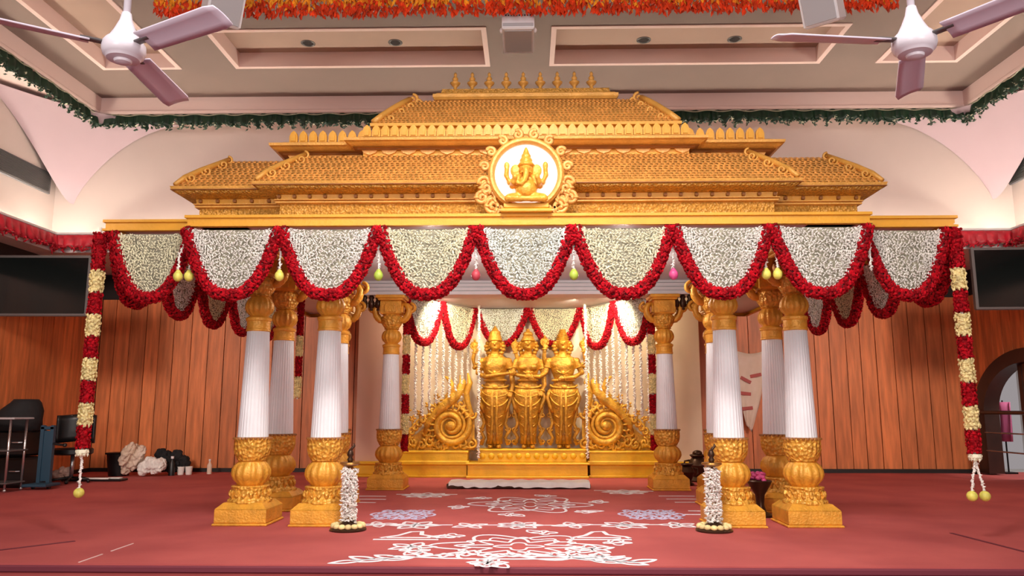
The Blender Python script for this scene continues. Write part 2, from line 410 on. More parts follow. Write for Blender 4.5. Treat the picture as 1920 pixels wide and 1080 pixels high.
# ================================================================== FRILLS
def frill(path, z_top, h, amp, freq, seed, drop=.25, up_scale=None):
    rr = random.Random(seed); mb = MB(); rows = [[], [], [], []]
    d = 0; prev = None; edge = []
    for p, nrm in path:
        if prev is not None: d += (Vector(p)-prev).length
        prev = Vector(p)
        wv = sin(d*freq)+.5*sin(d*freq*1.7+1.3)
        hh = h*(1+drop*rr.uniform(-1, 1)*.5+.12*sin(d*freq*.9))
        for k, (fz, fa) in enumerate(((0, .15), (.33, .55), (.7, 1), (1, 1.25))):
            q = Vector((p[0]+nrm[0]*(amp*fa*wv+.02+.01*k), p[1]+nrm[1]*(amp*fa*wv+.02+.01*k), z_top-hh*fz)); rows[k].append(tuple(q))
            if k == 3: edge.append(tuple(q))
    mb.grid(rows); return mb, edge
def u_path(xh, yb, y0, step=.035):
    pts = []; y = y0
    while y < yb+.02: pts.append(((-xh, y), (1, 0))); y += step
    x = -xh-.02
    while x < xh+.02: pts.append(((x, yb), (0, -1))); x += step
    y = yb
    while y > y0: pts.append(((xh, y), (-1, 0))); y -= step
    return [((p[0], p[1], 0), n) for p, n in pts]
def frill_thing(name, label, path, zt, h, amp, freq, seed, m, edge_m, edge_r=.012, line=None):
    t = thing(name, label, 'frill')
    mb, edge = frill(path, zt, h, amp, freq, seed); o = mb.build('pleated_cloth', m, t, smooth=True)
    so = o.modifiers.new('thick', 'SOLIDIFY'); so.thickness = .008
    rr = random.Random(seed+1); e = MB()
    for i in range(0, len(edge)-2, 1):
        p = Vector(edge[i]); q = Vector(edge[i+1])
        if rr.random() < .55:
            c = (p+q)/2+Vector((0, 0, rr.uniform(-.01, .05))); e.octa(c, (.03, .03, rr.uniform(.006, .014)), Matrix.Rotation(rr.uniform(-.8, .8), 3, 'Y'))
    e.build('tinsel_edge', edge_m, t)['kind'] = 'stuff'
    e = MB()
    for i in range(len(edge)-1):
        for q in range(2): e.octa(Vector(edge[i])+Vector((rr.uniform(-.03, .03), rr.uniform(-.02, .02), rr.uniform(-.035, .03))), (.035, .02, rr.uniform(.012, .02)), Matrix.Rotation(rr.uniform(-1.2, 1.2), 3, 'Y'))
    e.build('ruffled_hem', m, t)['kind'] = 'stuff'
    if line is not None:
        mbl = MB(); pts = []
        for i, ((x, y, z), n) in enumerate(path): pts.append((x+n[0]*(.075), y+n[1]*.075, zt-line+.012*sin(i*.5)))
        mbl.tube(pts, .008, 5).build('tinsel_line', edge_m, t)
    return t
frill_thing('ceiling_frill', 'dark green pleated frill with glittering edge along the ceiling rim', u_path(7.08, 12.02, 4.8), 5.96, .27, .035, 34, 5, 'green', 'tinsel', line=.10)
frill_thing('ledge_frill', 'bright red pleated frill along the ledge below the white cove', u_path(7.56, 11.98, 4.8), 3.86, .21, .03, 40, 8, 'redcloth', 'tinsel')
t = thing('marigold_frill', 'orange and yellow marigold frill hanging under the ceiling beam at the top', 'garland')
rr = random.Random(4)
up, lo = MB(), MB()
for i in range(4200):
    x = rr.uniform(-4.1, 4.0); end = max(0, abs(x)-3.6)*.15; z = rr.uniform(5.36+end*.5, 5.72)
    (lo if z < 5.47+rr.uniform(-.05, .08) else up).octa((x, 7.86+rr.uniform(-.06, .04), z), (.018, .025, rr.uniform(.03, .06)), Matrix.Rotation(rr.uniform(-.7, .7), 3, 'Y'))
up.build('marigold_flowers', 'marigold', t); lo.build('hanging_petals', 'marigold_d', t)

# ================================================================== MANDAP CANOPY
canopy = thing('canopy_roof', 'golden tiered carved wedding canopy roof above the white and gold pillars', 'canopy', (-.02, 0, 0))
def steps(xe, ye, xm, ym, yb): return [(-xe, ye), (-xm, ye), (-xm, ym), (xm, ym), (xm, ye), (xe, ye), (xe, yb), (-xe, yb)]
F0 = steps(3.895, 6.92, 3.065, 6.77, 13.72)
MB().stack(F0, [(2.735, -.04), (2.735, .02), (2.755, .02), (2.76, .0), (2.81, 0), (2.815, .02), (2.84, .02), (2.845, -.3)], False).build('fascia_board', 'gold_yellow', canopy)
b = MB()
for x0, x1, y0, y1 in ((-3.06, 3.06, 6.79, 7.32), (-3.88, -2.62, 6.94, 13.7), (2.62, 3.88, 6.94, 13.7)): b.box(((x0+x1)/2, (y0+y1)/2, 2.81), (x1-x0, y1-y0, .03))
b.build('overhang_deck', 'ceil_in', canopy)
T1 = steps(3.17, 7.25, 2.335, 7.10, 11.2)
MB().stack(T1, [(2.83, 0), (3.045, 0)], False).build('carved_frieze', 'gold_carved', canopy)
MB().stack(T1, [(3.03, .0), (3.035, .035), (3.05, .035), (3.055, .015), (3.06, .045), (3.07, .045), (3.075, 0)], False).build('lower_moulding', 'gold', canopy)
MB().stack(T1, [(3.065, .02), (3.12, .03)], False).build('dentil_backing', 'gold_yellow', canopy)
def shared(name, mb, m):
    me = mb.mesh(name, m)
    def put(x, y, z=0):
        o = bpy.data.objects.new(name, me); COL.objects.link(o); o.location = (x, y, z); o.parent = canopy
    return put
def front_run(xe, ye, xm, ym, step, fn):
    n = int(2*xm/step)
    for i in range(n+1): fn(-xm+(2*xm)*(i+.0)/n if n else 0, ym)
    k = int((xe-xm)/step)
    for s_ in (-1, 1):
        for i in range(1, k+1): fn(s_*(xm+(xe-xm)*i/k-.02), ye)
dn = shared('dentil', MB().box((0, -.035, 3.095), (.03, .03, .035), bev=.006), 'gold_dark')
front_run(3.17, 7.25, 2.335, 7.10, .145, dn)
MB().stack(T1, [(3.115, .03), (3.122, .09), (3.135, .15), (3.155, .18), (3.17, .185)], False).build('cornice_roll', 'gold_carved', canopy, smooth='auto')
MB().stack(T1, [(3.17, .17), (3.172, .2), (3.20, .21), (3.205, .17)], False).build('eave_lip', 'gold', canopy)
MB().stack(T1, [(3.163, .17), (3.165, .205), (3.173, .205), (3.174, .17)], False).build('eave_dark_line', 'gold_dark', canopy)  # thin dark gold strip standing for a row of beads
RL = [(3.20, .17, .17), (3.30, .13, .06), (3.42, .05, -.10), (3.54, -.04, -.27), (3.64, -.10, -.42)]
MB().stack(T1, RL).build('lower_roof', 'gold', canopy)
# scale tiles covering the lower roof slope
def scales(mb, xa0, xa1, xb0, xb1, ya, za, yb, zb, w, rows):
    n_up = Vector((0, -(zb-za), (yb-ya))).normalized()
    for r in range(rows):
        t = (r+.15)/rows; t1 = (r+1.35)/rows
        x0 = xa0+(xb0-xa0)*t; x1 = xa1+(xb1-xa1)*t; n = max(1, int((x1-x0)/w))
        for i in range(n+(0 if r % 2 else 0)):
            cx = x0+(x1-x0)*(i+(.5 if r % 2 else .25))/n
            if cx > x1: continue
            ww = w*.5
            P = lambda dx, tt, lift: (cx+dx, ya+(yb-ya)*tt+n_up.y*lift, za+(zb-za)*tt+n_up.z*lift)
            tl = t
            vs = [P(-ww*.95, t1, .003), P(ww*.95, t1, .003), P(ww*.95, tl+(t1-tl)*.45, .007), P(ww*.5, tl+(t1-tl)*.1, .014), P(0, tl, .018), P(-ww*.5, tl+(t1-tl)*.1, .014), P(-ww*.95, tl+(t1-tl)*.45, .007), P(0, tl+(t1-tl)*.5, .017), P(0, tl, .0), P(-ww*.5, tl+(t1-tl)*.1, .0), P(ww*.5, tl+(t1-tl)*.1, .0)]
            mb.add(vs, [(0, 1, 2, 7), (2, 3, 7), (3, 4, 7), (4, 5, 7), (5, 6, 7), (6, 0, 7), (4, 3, 10, 8), (5, 4, 8, 9)])
b = MB()
for k in range(len(RL)-1):
    z0, ox0, oy0 = RL[k]; z1, ox1, oy1 = RL[k+1]
    scales(b, -2.335-ox0, 2.335+ox0, -2.335-ox1, 2.335+ox1, 7.10-oy0, z0, 7.10-oy1, z1, .052, 3)
    for s_ in (-1, 1):
        a0, a1 = sorted((s_*(2.34+ox0), s_*(3.17+ox0))); c0, c1 = sorted((s_*(2.34+ox1), s_*(3.17+ox1)))
        scales(b, a0, a1, c0, c1, 7.25-oy0, z0, 7.25-oy1, z1, .052, 3)
b.build('roof_scales', 'gold_tile', canopy)
# hip ridges: curled straps on the corners of the lower roof
def spiral(c, r0, turns, n=26, start=0, sgn=1, shrink=.12):
    pts = []
    for i in range(n+1):
        t = i/n; r = r0*(1-t*(1-shrink)); a = start+sgn*2*pi*turns*t
        pts.append((c[0]+r*cos(a), c[1], c[2]+r*sin(a)))
    return pts
for s_ in (-1, 1):
    for (xx, yy) in ((3.17, 7.25), (2.335, 7.10)):
        b = MB(); pts = [(s_*(xx+ox), yy-oy-.02, z+.02) for z, ox, oy in RL]
        b.tube(pts, [.02, .028, .03, .028, .024], 8)
        p = pts[-1]; b.tube(spiral((p[0]+s_*.0, p[1]-.02, p[2]-.02), .045, 1.2, start=pi/2, sgn=s_), .013, 6)
        for q in pts[1:-1]: b.tube(spiral((q[0]-s_*.07, q[1]-.02, q[2]-.01), .05, 1.3, start=0 if s_ > 0 else pi, sgn=-s_), .012, 6)
        b.build('hip_ridge', 'gold', canopy, smooth=True)
T2 = steps(2.45, 7.66, 1.65, 7.52, 10.6)
MB().stack(T2, [(3.60, 0), (3.70, 0)], False).build('festoon_band', 'gold_yellow', canopy)
front_run(2.40, 7.66, 1.58, 7.52, .19, shared('festoon_drop', MB().prism([(-.085, 3.705), (.085, 3.705), (.06, 3.672), (0, 3.648), (-.06, 3.672)], -.02, 0), 'gold_tile'))
MB().stack(T2, [(3.695, 0), (3.70, .05), (3.705, .05), (3.712, .09)], False).build('cornice_underside', 'gold_dark', canopy)  # brown underside of the upper cornice
MB().stack(T2, [(3.708, .03), (3.712, .08), (3.74, .13), (3.755, .15), (3.758, .16), (3.785, .165), (3.795, .12), (3.815, .08), (3.83, .05), (3.83, -.4)], False).build('upper_cornice', 'gold', canopy, smooth='auto')
po = [(-.5, 0), (.5, 0), (.5, .5), (.36, .78), (.12, .93), (0, 1.0), (-.12, .93), (-.36, .78), (-.5, .5)]
pb = MB(); pb.prism([(p[0]*.084, 3.82+p[1]*.125) for p in po], -.035, 0); pb.prism([(p[0]*.05, 3.83+p[1]*.09) for p in po], -.047, -.03)
front_run(2.41, 7.62, 1.60, 7.47, .092, shared('lotus_petal', pb, 'gold_yellow'))
pb = MB().box((0, 0, 3.875), (.007, .012, .09), bev=.003)
T3 = [(-1.57, 7.62), (1.57, 7.62), (1.57, 10.2), (-1.57, 10.2)]
MB().stack(T3, [(3.80, -.02), (3.985, -.02), (3.99, .03), (4.02, .035), (4.03, 0)]).build('roof_footing', 'gold_yellow', canopy)
R3 = [(4.02, 0, 0), (4.12, -.07, -.08), (4.24, -.16, -.19), (4.34, -.24, -.29), (4.43, -.31, -.40)]
MB().stack(T3, R3).build('upper_roof', 'gold', canopy)
b = MB()
for k in range(len(R3)-1):
    z0, ox0, oy0 = R3[k]; z1, ox1, oy1 = R3[k+1]
    scales(b, -1.57-ox0, 1.57+ox0, -1.57-ox1, 1.57+ox1, 7.62-oy0, z0, 7.62-oy1, z1, .045, 3)
b.build('upper_roof_scales', 'gold_tile', canopy)
for s_ in (-1, 1):
    b = MB(); pts = [(s_*(1.57+ox), 7.62-oy-.015, z+.015) for z, ox, oy in R3]
    b.tube(pts, .035, 8)
    for k in range(4):
        q = pts[k+1]; b.tube(spiral((q[0]-s_*.09, q[1]-.01, q[2]-.03), .05, 1.3, start=0 if s_ > 0 else pi, sgn=-s_), .014, 6)
    b.tube(spiral((pts[-1][0]-s_*.03, pts[-1][1], pts[-1][2]+.0), .06, 1.3, start=pi/2, sgn=s_), .018, 6)
    b.build('corner_scroll', 'gold', canopy, smooth=True)
RB = [(-1.0, 8.08), (1.0, 8.08), (1.0, 9.6), (-1.0, 9.6)]
MB().stack(RB, [(4.40, -.06), (4.47, -.06)]).build('ridge_neck', 'gold_dark', canopy)
MB().stack(RB, [(4.47, -.04), (4.475, .0), (4.50, .02), (4.535, .02), (4.54, 0), (4.56, -.02)]).build('ridge_slab', 'gold', canopy)
MB().stack([(-.95, 8.16), (.95, 8.16), (.95, 9.5), (-.95, 9.5)], [(4.55, 0), (4.64, -.02)]).build('ridge_crest', 'gold_carved', canopy)
fin = MB().lathe([(0, .035), (.012, .04), (.03, .018), (.05, .02), (.075, .045), (.092, .058), (.10, .058), (.108, .03), (.125, .026), (.145, .034), (.16, .026), (.175, .012), (.19, .02), (.205, .018), (.225, .004)], 14).mesh('finial', 'gold', True)
for i in range(9):
    o = bpy.data.objects.new('finial', fin); COL.objects.link(o); o.location = (-.79+.1915*i, 8.25, 4.64); o.parent = canopy
# white coffered underside, beams and rear cornice
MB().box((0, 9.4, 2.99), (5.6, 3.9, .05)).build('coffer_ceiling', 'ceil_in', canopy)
for (x, y) in ((2.73, 7.84), (1.99, 7.80), (2.79, 8.90)):
    for s_ in (-1, 1): MB().box((s_*x-.01, y, 2.87), (.30, .30, .24), bev=.015).box((s_*x-.01, y, 2.955), (.40, .40, .05), bev=.01).build('post_block', 'gold_pillar', canopy)
b = MB()
for z0, z1, yo in ((2.745, 2.792, .0), (2.792, 2.808, .07), (2.808, 2.852, .03), (2.852, 2.868, .10), (2.868, 2.915, .06), (2.915, 2.931, .14), (2.931, 3.2, .10)):
    b.box((0, 11.05+yo+.2, (z0+z1)/2), (5.3, .4, z1-z0))
    for s_ in (-1, 1): b.box((s_*(2.62+yo+.05), 10.6, (z0+min(z1, 2.97))/2), (.1, 1.1, min(z1, 2.97)-z0))
b.build('stepped_cornice', 'white', canopy)
MB().add([(-2.3, 11.3, 2.84), (2.3, 11.3, 2.84), (.92, 13.42, 2.84), (-.90, 13.42, 2.84), (-2.3, 11.3, 2.90), (2.3, 11.3, 2.90), (.92, 13.42, 2.90), (-.9, 13.42, 2.90)],
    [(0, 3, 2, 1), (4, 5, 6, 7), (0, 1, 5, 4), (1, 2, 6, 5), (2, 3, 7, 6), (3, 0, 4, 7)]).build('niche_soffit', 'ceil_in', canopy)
for s_ in (-1, 1):
    for k in range(3):
        x = s_*(2.16+.10*k)
        MB().lathe([(0, .008), (.01, .03), (.03, .012), (.05, .045), (.12, .05), (.16, .03), (.19, .045), (.22, .03)], 10, (x, 11.12, 2.52)).build('drop_ornament', 'bronze', canopy, smooth=True)

# medallion on the canopy front
MX, MY, MZ = -.012, 6.80, 3.215
med = thing('medallion', 'round golden medallion with white disc on the canopy front', 'medallion', (MX, MY, MZ))
b = MB(); n = 48
for r0, r1, y0 in ((.285, .345, -.05),):
    prof = [(r0, .02), (r0, -.03), (r0+.02, -.055), (r1-.02, -.055), (r1, -.03), (r1, .12)]
    vs = []; fs = []
    for k, (r, y) in enumerate(prof):
        for i in range(n): a = 2*pi*i/n; vs.append((r*cos(a), y, r*sin(a)))
    for k in range(len(prof)-1):
        for i in range(n): j = (i+1) % n; fs.append((k*n+i, k*n+j, k*n+n+j, k*n+n+i))
    b.add(vs, fs)
b.build('ring', 'gold', med, smooth='auto')
b = MB(); vs = [(.30*cos(2*pi*i/n), .0, .30*sin(2*pi*i/n)) for i in range(n)]+[(.30*cos(2*pi*i/n), .05, .30*sin(2*pi*i/n)) for i in range(n)]
b.add(vs, [tuple(range(n)), tuple(range(2*n-1, n-1, -1))]+[(i, i+n, (i+1) % n+n, (i+1) % n) for i in range(n)])
b.build('lit_disc', 'litdisc', med)
b = MB()
for k in range(16):
    a = -1.05+k*(2*pi-1.0)/15 if 0 else 2*pi*k/16+pi/16
    if abs(sin(a)+1) < .25: continue
    c = (.385*cos(a), .0, .385*sin(a))
    b.tube(spiral(c, .06 if sin(a) < 0 else .045, 1.4, start=a, sgn=1 if cos(a) > 0 else -1), [.02]*20+[.014]*7, 6)
    b.ball((c[0]*1.1, .0, c[2]*1.1), (.022, .03, .022), 7, 5)
for s_ in (-1, 1):
    for (dx, dz, r) in ((.30, -.30, .075), (.40, -.22, .06), (.36, -.13, .05), (.24, -.36, .05)):
        b.tube(spiral((s_*dx, -.01, dz), r, 1.6, start=pi/2, sgn=-s_), .02, 6)
        for k in range(3): b.ball((s_*(dx+.05*cos(k*2)), -.02, dz+.05*sin(k*2)), (.03, .02, .015), 7, 5, Matrix.Rotation(k, 3, 'Y'))
b.build('scroll_border', 'gold_tile', med, smooth=True)
MB().box((0, -.03, -.315), (.40, .14, .05), bev=.01).box((0, -.02, -.355), (.46, .16, .035), bev=.008).build('pedestal', 'gold_yellow', med)
# seated elephant-headed figure resting on the medallion pedestal
b = MB()
def arm(b, pts, r0, r1, n=8):
    m = len(pts); b.tube(pts, [r0+(r1-r0)*i/(m-1) for i in range(m)], n); b.ball(pts[0], r0*1.05, 8, 6)
    for p, i in zip(pts, range(m)): b.ball(p, (r0+(r1-r0)*i/(m-1))*1.0, 8, 6)
b.ball((0, -.03, .135), (.10, .08, .092), 16, 10)
b.ball((0, -.01, .22), (.085, .055, .06), 14, 8)
b.ball((0, -.03, .315), (.062, .055, .06), 14, 10)
for s_ in (-1, 1):
    arm(b, [(s_*.05, -.03, .065), (s_*.15, -.07, .045), (s_*.16, -.09, .035)], .045, .035); arm(b, [(s_*.16, -.09, .035), (s_*.05, -.12, .025), (-s_*.03, -.12, .022)], .034, .022)
    b.ball((s_*.095, -.01, .315), (.05, .016, .06), 12, 8)
    arm(b, [(s_*.075, -.01, .245), (s_*.125, -.03, .165), (s_*.115, -.10, .18), (s_*.10, -.12, .215)], .032, .022)
    arm(b, [(s_*.075, .0, .255), (s_*.15, .01, .21), (s_*.18, .0, .275), (s_*.175, -.01, .33)], .030, .022)
    b.ball((s_*.175, -.01, .36), (.028, .018, .04), 8, 6); b.ball((s_*.10, -.125, .225), (.026, .022, .026), 8, 6)
    b.ball((s_*.028, -.078, .325), (.012, .01, .01), 7, 5); b.tube([(s_*.035, -.07, .285), (s_*.055, -.105, .265)], [.011, .006], 6)
arm(b, [(0, -.085, .30), (0, -.10, .25), (-.012, -.105, .20), (-.04, -.105, .165), (-.07, -.10, .17), (-.075, -.10, .19)], .03, .015)
b.lathe([(.35, .07), (.37, .075), (.385, .058), (.41, .06), (.43, .045), (.45, .045), (.475, .03), (.50, .022), (.53, .008)], 14, (0, -.02, 0))
b.ball((0, .0, .25), (.12, .03, .03), 10, 6)
o = fuse(b, 'seated_figure', 'gold_pillar', .006, None, (MX, MY-.03, MZ-.29), 1)
tag(o, 'golden seated elephant-headed figure in the white medallion', 'statue')

# ================================================================== PILLARS
def make_pillar():
    t = thing('pillar', 'p', 'pillar', group='pillars of the canopy')
    b = MB(); b.box((0, 0, .012), (.53, .53, .024), bev=.008); b.box((0, 0, .09), (.50, .50, .14), bev=.012)
    b.add([(-.25, -.25, .155), (.25, -.25, .155), (.25, .25, .155), (-.25, .25, .155), (-.19, -.19, .21), (.19, -.19, .21), (.19, .19, .21), (-.19, .19, .21)], [(0, 1, 5, 4), (1, 2, 6, 5), (2, 3, 7, 6), (3, 0, 4, 7), (4, 5, 6, 7)])
    b.build('base_slab', 'gold_pillar', t)
    b = MB(); b.lathe([(.205, .215), (.225, .215), (.235, .20), (.26, .185), (.29, .175), (.33, .18), (.352, .188), (.36, .18), (.365, .12)], 32, flute=16, amp=.04)
    for k in range(16):
        a = 2*pi*k/16; b.ball((.182*cos(a), .182*sin(a), .285), (.022, .022, .04), 7, 5)
    b.build('lotus_pedestal', 'gold_pillar_carved', t, smooth='auto')
    pump = lambda z0, z1, rm, rn: [(z0, rn, 0), (z0+(z1-z0)*.1, rn*1.12, .05), (z0+(z1-z0)*.25, rm*.9, .12), (z0+(z1-z0)*.45, rm, .14), (z0+(z1-z0)*.65, rm*.97, .14), (z0+(z1-z0)*.85, rm*.82, .1), (z0+(z1-z0)*.95, rn*1.05, .04), (z1, rn, 0)]
    MB().lathe(pump(.36, .60, .195, .125), 56, flute=14).build('lower_bulb', 'gold_pillar', t, smooth=True)
    b = MB().lathe([(.595, .12, 0), (.605, .14, 0), (.62, .145, .03), (.66, .168, .05), (.71, .180, .05), (.76, .180, .05), (.795, .178, .04), (.81, .182, 0), (.82, .176, 0), (.822, .14, 0)], 60, flute=20)
    b.build('lotus_cup', 'gold_pillar_carved', t, smooth='auto')
    MB().lathe([(.806, .17, 0), (.808, .19, .09), (.818, .192, .09), (.828, .186, .09), (.83, .16, 0)], 104, flute=26).build('bead_rim', 'gold_dark', t, smooth='auto')
    MB().lathe([(.80, .151, .09), (.81, .151, .09), (1.2, .137, .09), (1.6, .123, .09), (1.895, .112, .09), (1.90, .10, 0)], 84, flute=28).build('pleated_shaft', 'pleat', t, smooth=True)
    MB().lathe([(1.885, .112), (1.89, .122), (1.91, .122), (1.915, .117), (1.99, .117), (1.995, .126), (2.02, .130), (2.03, .12), (2.045, .09)], 28).build('collar', 'gold_pillar', t, smooth='auto')
    MB().lathe(pump(2.03, 2.25, .145, .085), 56, flute=14).build('upper_bulb', 'gold_pillar', t, smooth=True)
    b = MB().lathe([(2.24, .085, 0), (2.255, .11, 0), (2.265, .10, 0), (2.28, .115, .05), (2.33, .145, .05), (2.39, .16, .05), (2.43, .155, .03), (2.45, .13, 0), (2.46, .13, 0)], 48, flute=16)
    b.build('upper_cup', 'gold_pillar_carved', t, smooth='auto')
    b = MB().box((0, 0, 2.56), (.30, .30, .20), bev=.015)
    for a in range(4):
        m0 = len(b.v); b.prism([(-.08, 2.49), (.08, 2.49), (.08, 2.58), (.05, 2.62), (0, 2.64), (-.05, 2.62), (-.08, 2.58)], -.175, -.14); b.xform(Matrix.Rotation(a*pi/2, 4, 'Z'), m0)
    b.build('capital_block', 'gold_pillar', t)
    MB().box((0, 0, 2.675), (.36, .36, .03), bev=.008).box((0, 0, 2.712), (.42, .42, .05), bev=.01).build('abacus', 'gold_pillar', t)
    for s_ in (-1, 1):
        b = MB(); m0 = 0
        b.tube([(s_*.11, 0, 2.36), (s_*.17, 0, 2.38), (s_*.23, 0, 2.45), (s_*.25, 0, 2.53), (s_*.22, 0, 2.60), (s_*.16, 0, 2.62)], [.03, .045, .05, .05, .045, .03], 8, 1.3)
        b.tube(spiral((s_*.27, 0, 2.56), .075, 1.3, start=pi/2 if s_ > 0 else pi/2, sgn=-s_), .024, 7, 1.6)
        b.tube(spiral((s_*.20, 0, 2.43), .05, 1.2, start=-pi/2, sgn=s_), .018, 6, 1.6)
        b.build('bracket', 'gold_pillar', t, smooth=True)
    return t
pp = make_pillar()
side = {-1: 'left', 1: 'right'}
defs = []
for s_ in (-1, 1):
    defs += [((s_*2.73-.03, 7.84), 'outer white and gold pillar standing frontmost on the %s of the canopy' % side[s_]),
             ((s_*1.995-.02, 7.80), 'inner frontmost white and gold pillar beside the %s garlanded floor lamp' % side[s_]),
             ((s_*2.81-.02, 8.90), 'white and gold pillar just behind the outer %s front pillar' % side[s_]),
             ((s_*2.27-.02, 9.30), 'pillar almost hidden behind the inner %s front pillar' % side[s_]),
             ((s_*2.665-.025, 11.05), 'narrow-looking rear pillar peeking past the inner %s front pillar' % side[s_]),
             ((s_*1.97-.01, 11.17), 'rear pillar next to the red and cream garland on the %s of the shrine' % side[s_])]
for i, (xy, lab) in enumerate(defs): place(pp, i > 0, lab, (xy[0], xy[1], 0))

# ================================================================== FLOWER SWAGS
def swag_curve(hw, d, n=60, p=2.55):
    pts = []
    for i in range(n+1):
        a = -1+2*i/n
        x = math.copysign(abs(a)**1.0, a)*hw
        pts.append((x, 0, -d*(1-abs(a)**p)))
    # resample evenly
    out = [Vector(pts[0])]; L = 0; tot = sum((Vector(pts[i+1])-Vector(pts[i])).length for i in range(n)); step = tot/70; acc = 0
    fine = []
    for i in range(n):
        for k in range(10): fine.append(Vector(pts[i]).lerp(Vector(pts[i+1]), k/10))
    fine.append(Vector(pts[-1]))
    last = fine[0]
    for q in fine[1:]:
        acc += (q-last).length; last = q
        if acc >= step: out.append(q.copy()); acc = 0
    out.append(fine[-1]); return out
def rope(mb, pts, rad, rr, per=9, bl=.024, m_in=1):
    for i, p in enumerate(pts):
        t = (pts[min(i+1, len(pts)-1)]-pts[max(i-1, 0)]).normalized()
        u = t.cross(Vector((0, 1, 0)));
        if u.length < .1: u = Vector((1, 0, 0))
        u.normalize(); v = t.cross(u)
        a0 = rr.uniform(0, 6.28)
        for k in range(per):
            a = a0+2*pi*k/per+rr.uniform(-.2, .2); d = u*cos(a)+v*sin(a); q = p+d*(rad*rr.uniform(.78, 1.0))+t*rr.uniform(-.01, .01)
            rot = d.to_track_quat('Z', 'X').to_matrix() @ Matrix.Rotation(rr.uniform(0, 3), 3, 'Z') @ Matrix.Rotation(rr.uniform(-.5, .5), 3, 'X')
            mb.octa(q, (bl*rr.uniform(.8, 1.3), bl*.8, bl*.55), rot)
def make_swag(seed, jm):
    rr = random.Random(seed)
    t = thing('flower_swag', 's', 'garland')
    hw, d = .43, .60
    b = MB(); C = swag_curve(hw-.02, d); b.tube(C, .032, 8)
    b.build('garland_core', 'rose_core', t)
    b = MB(); rope(b, [p for p in C], .055, rr, 10, .024); b.build('rose_garland', 'rose', t)
    b = MB(); hz = lambda x: -d*(1-min(1, abs(x)/(hw-.02))**2.55)
    xs_ = [-(hw-.02)+2*(hw-.02)*i/24 for i in range(25)]
    rows = [[(x, .015, hz(x)*k/6) for x in xs_] for k in range(7)]
    b.grid(rows); b.build('net_backing', 'net', t)
    # nested arcs of jasmine buds
    b = MB()
    for lay in range(2):
        k = .05
        while k < 1.0:
            dd = (d-.02)*k; wv = (hw-.035)
            # arc: sits inside the boundary; flatter near the top
            p = 2.55-.55*(1-k)
            n = 64
            prev = None; s_acc = 0
            xw = wv*(.35+.65*k) if k < .75 else wv
            m_ = 0
            pts = []
            for i in range(n+1):
                a = -1+2*i/n; x = a*wv*.99; z = -dd*(1-abs(a)**p)
                if z < hz(x)+.0: continue
                pts.append(Vector((x, 0, z)))
            acc = 0
            for i in range(len(pts)-1):
                acc += (pts[i+1]-pts[i]).length
                if acc > .025:
                    acc = rr.uniform(-.004, .004); tdir = (pts[i+1]-pts[i]).normalized(); ang = -math.atan2(tdir.z, tdir.x)+rr.choice((-.9, -.55, .55, .9))+rr.uniform(-.3, .3)
                    if rr.random() < .06: continue
                    rot = Matrix.Rotation(ang, 3, 'Y')
                    b.octa(pts[i]+Vector((rr.uniform(-.005, .005), -.006-.014*lay+rr.uniform(-.008, .008), rr.uniform(-.008, .008))), (.017*rr.uniform(.8, 1.2), .008, .007), rot)
            k += .046*(.9+.2*rr.random())
    # fill rows in the top
    b.build('jasmine_net', jm, t)
    return t
protos = {}
def swag(kind, label, loc, rz, sx, sz, group):
    if kind not in protos:
        protos[kind] = [make_swag(11+len(protos), kind), False]
    pr, used = protos[kind]; o = place(pr, used, label, loc, rz, (sx, 1, sz), group); protos[kind][1] = True
    return o
peaks = [-3.84, -3.10, -2.231, -1.337, -.463, .411, 1.295, 2.165, 3.04, 3.80]
kinds = ['jasmine_b', 'jasmine', 'jasmine', 'jasmine_b', 'jasmine_c', 'jasmine_b', 'jasmine', 'jasmine', 'jasmine']  # bud tints stand for coloured light falling on each swag
onames = ['leftmost swag of the canopy front, narrower than its neighbour', 'swag on the canopy front hanging before the outer left pillars', 'swag on the canopy front hanging before the inner left pillar',
          'swag on the canopy front just left of the medallion', 'middle swag of the canopy front, directly under the medallion', 'swag on the canopy front just right of the medallion',
          'swag on the canopy front hanging before the inner right pillar', 'swag on the canopy front hanging before the outer right pillars', 'rightmost swag of the canopy front beside the long garland']
for i in range(9):
    x0, x1 = peaks[i], peaks[i+1]; y = 6.78 if 0 < i < 8 else 6.93
    swag(kinds[i], 'white and red flower '+onames[i], ((x0+x1)/2, y+.0, 2.71), 0, (x1-x0)/2/.41*.965, 1.0, 'front swags of the canopy')
ordn = ['nearest', 'second', 'third', 'fourth', 'rearmost']
for s_ in (-1, 1):
    for i in range(5):
        swag('jasmine' if i % 2 else 'jasmine_b', 'white and red flower swag, %s along the %s side of the canopy' % (ordn[i], side[s_]), (s_*3.84, 7.40+.95*i, 2.71), -s_*pi/2, .95/2/.41*.95, .98, 'side swags of the canopy')
PA, PB = Vector((-1.88, 11.60, 0)), Vector((-.92, 13.34, 0))
for s_ in (-1, 1):
    d_ = (PB-PA); L_ = d_.length
    for i in range(2):
        c = PA.lerp(PB, .25+.5*i); ang = math.atan2(d_.y, d_.x)
        swag('jasmine_c' if i == 0 else 'jasmine_b', 'small white and red swag in the shrine, %s of the %s pelmet' % (('outer one', 'inner one')[i], side[s_]), (c.x if s_ < 0 else -c.x, c.y, 2.82), ang if s_ < 0 else -ang, L_/2/2/.41*.95, 1.13, 'swags inside the shrine')
for i, x in enumerate((-.45, .46)):
    swag('jasmine_c' if i == 0 else 'jasmine_b', 'small flower swag above the %s of the shrine statues' % (('left pair', 'right pair')[i]), (x, 13.32, 2.83), 0, .91/2/.41*.95, 1.02, 'swags inside the shrine')
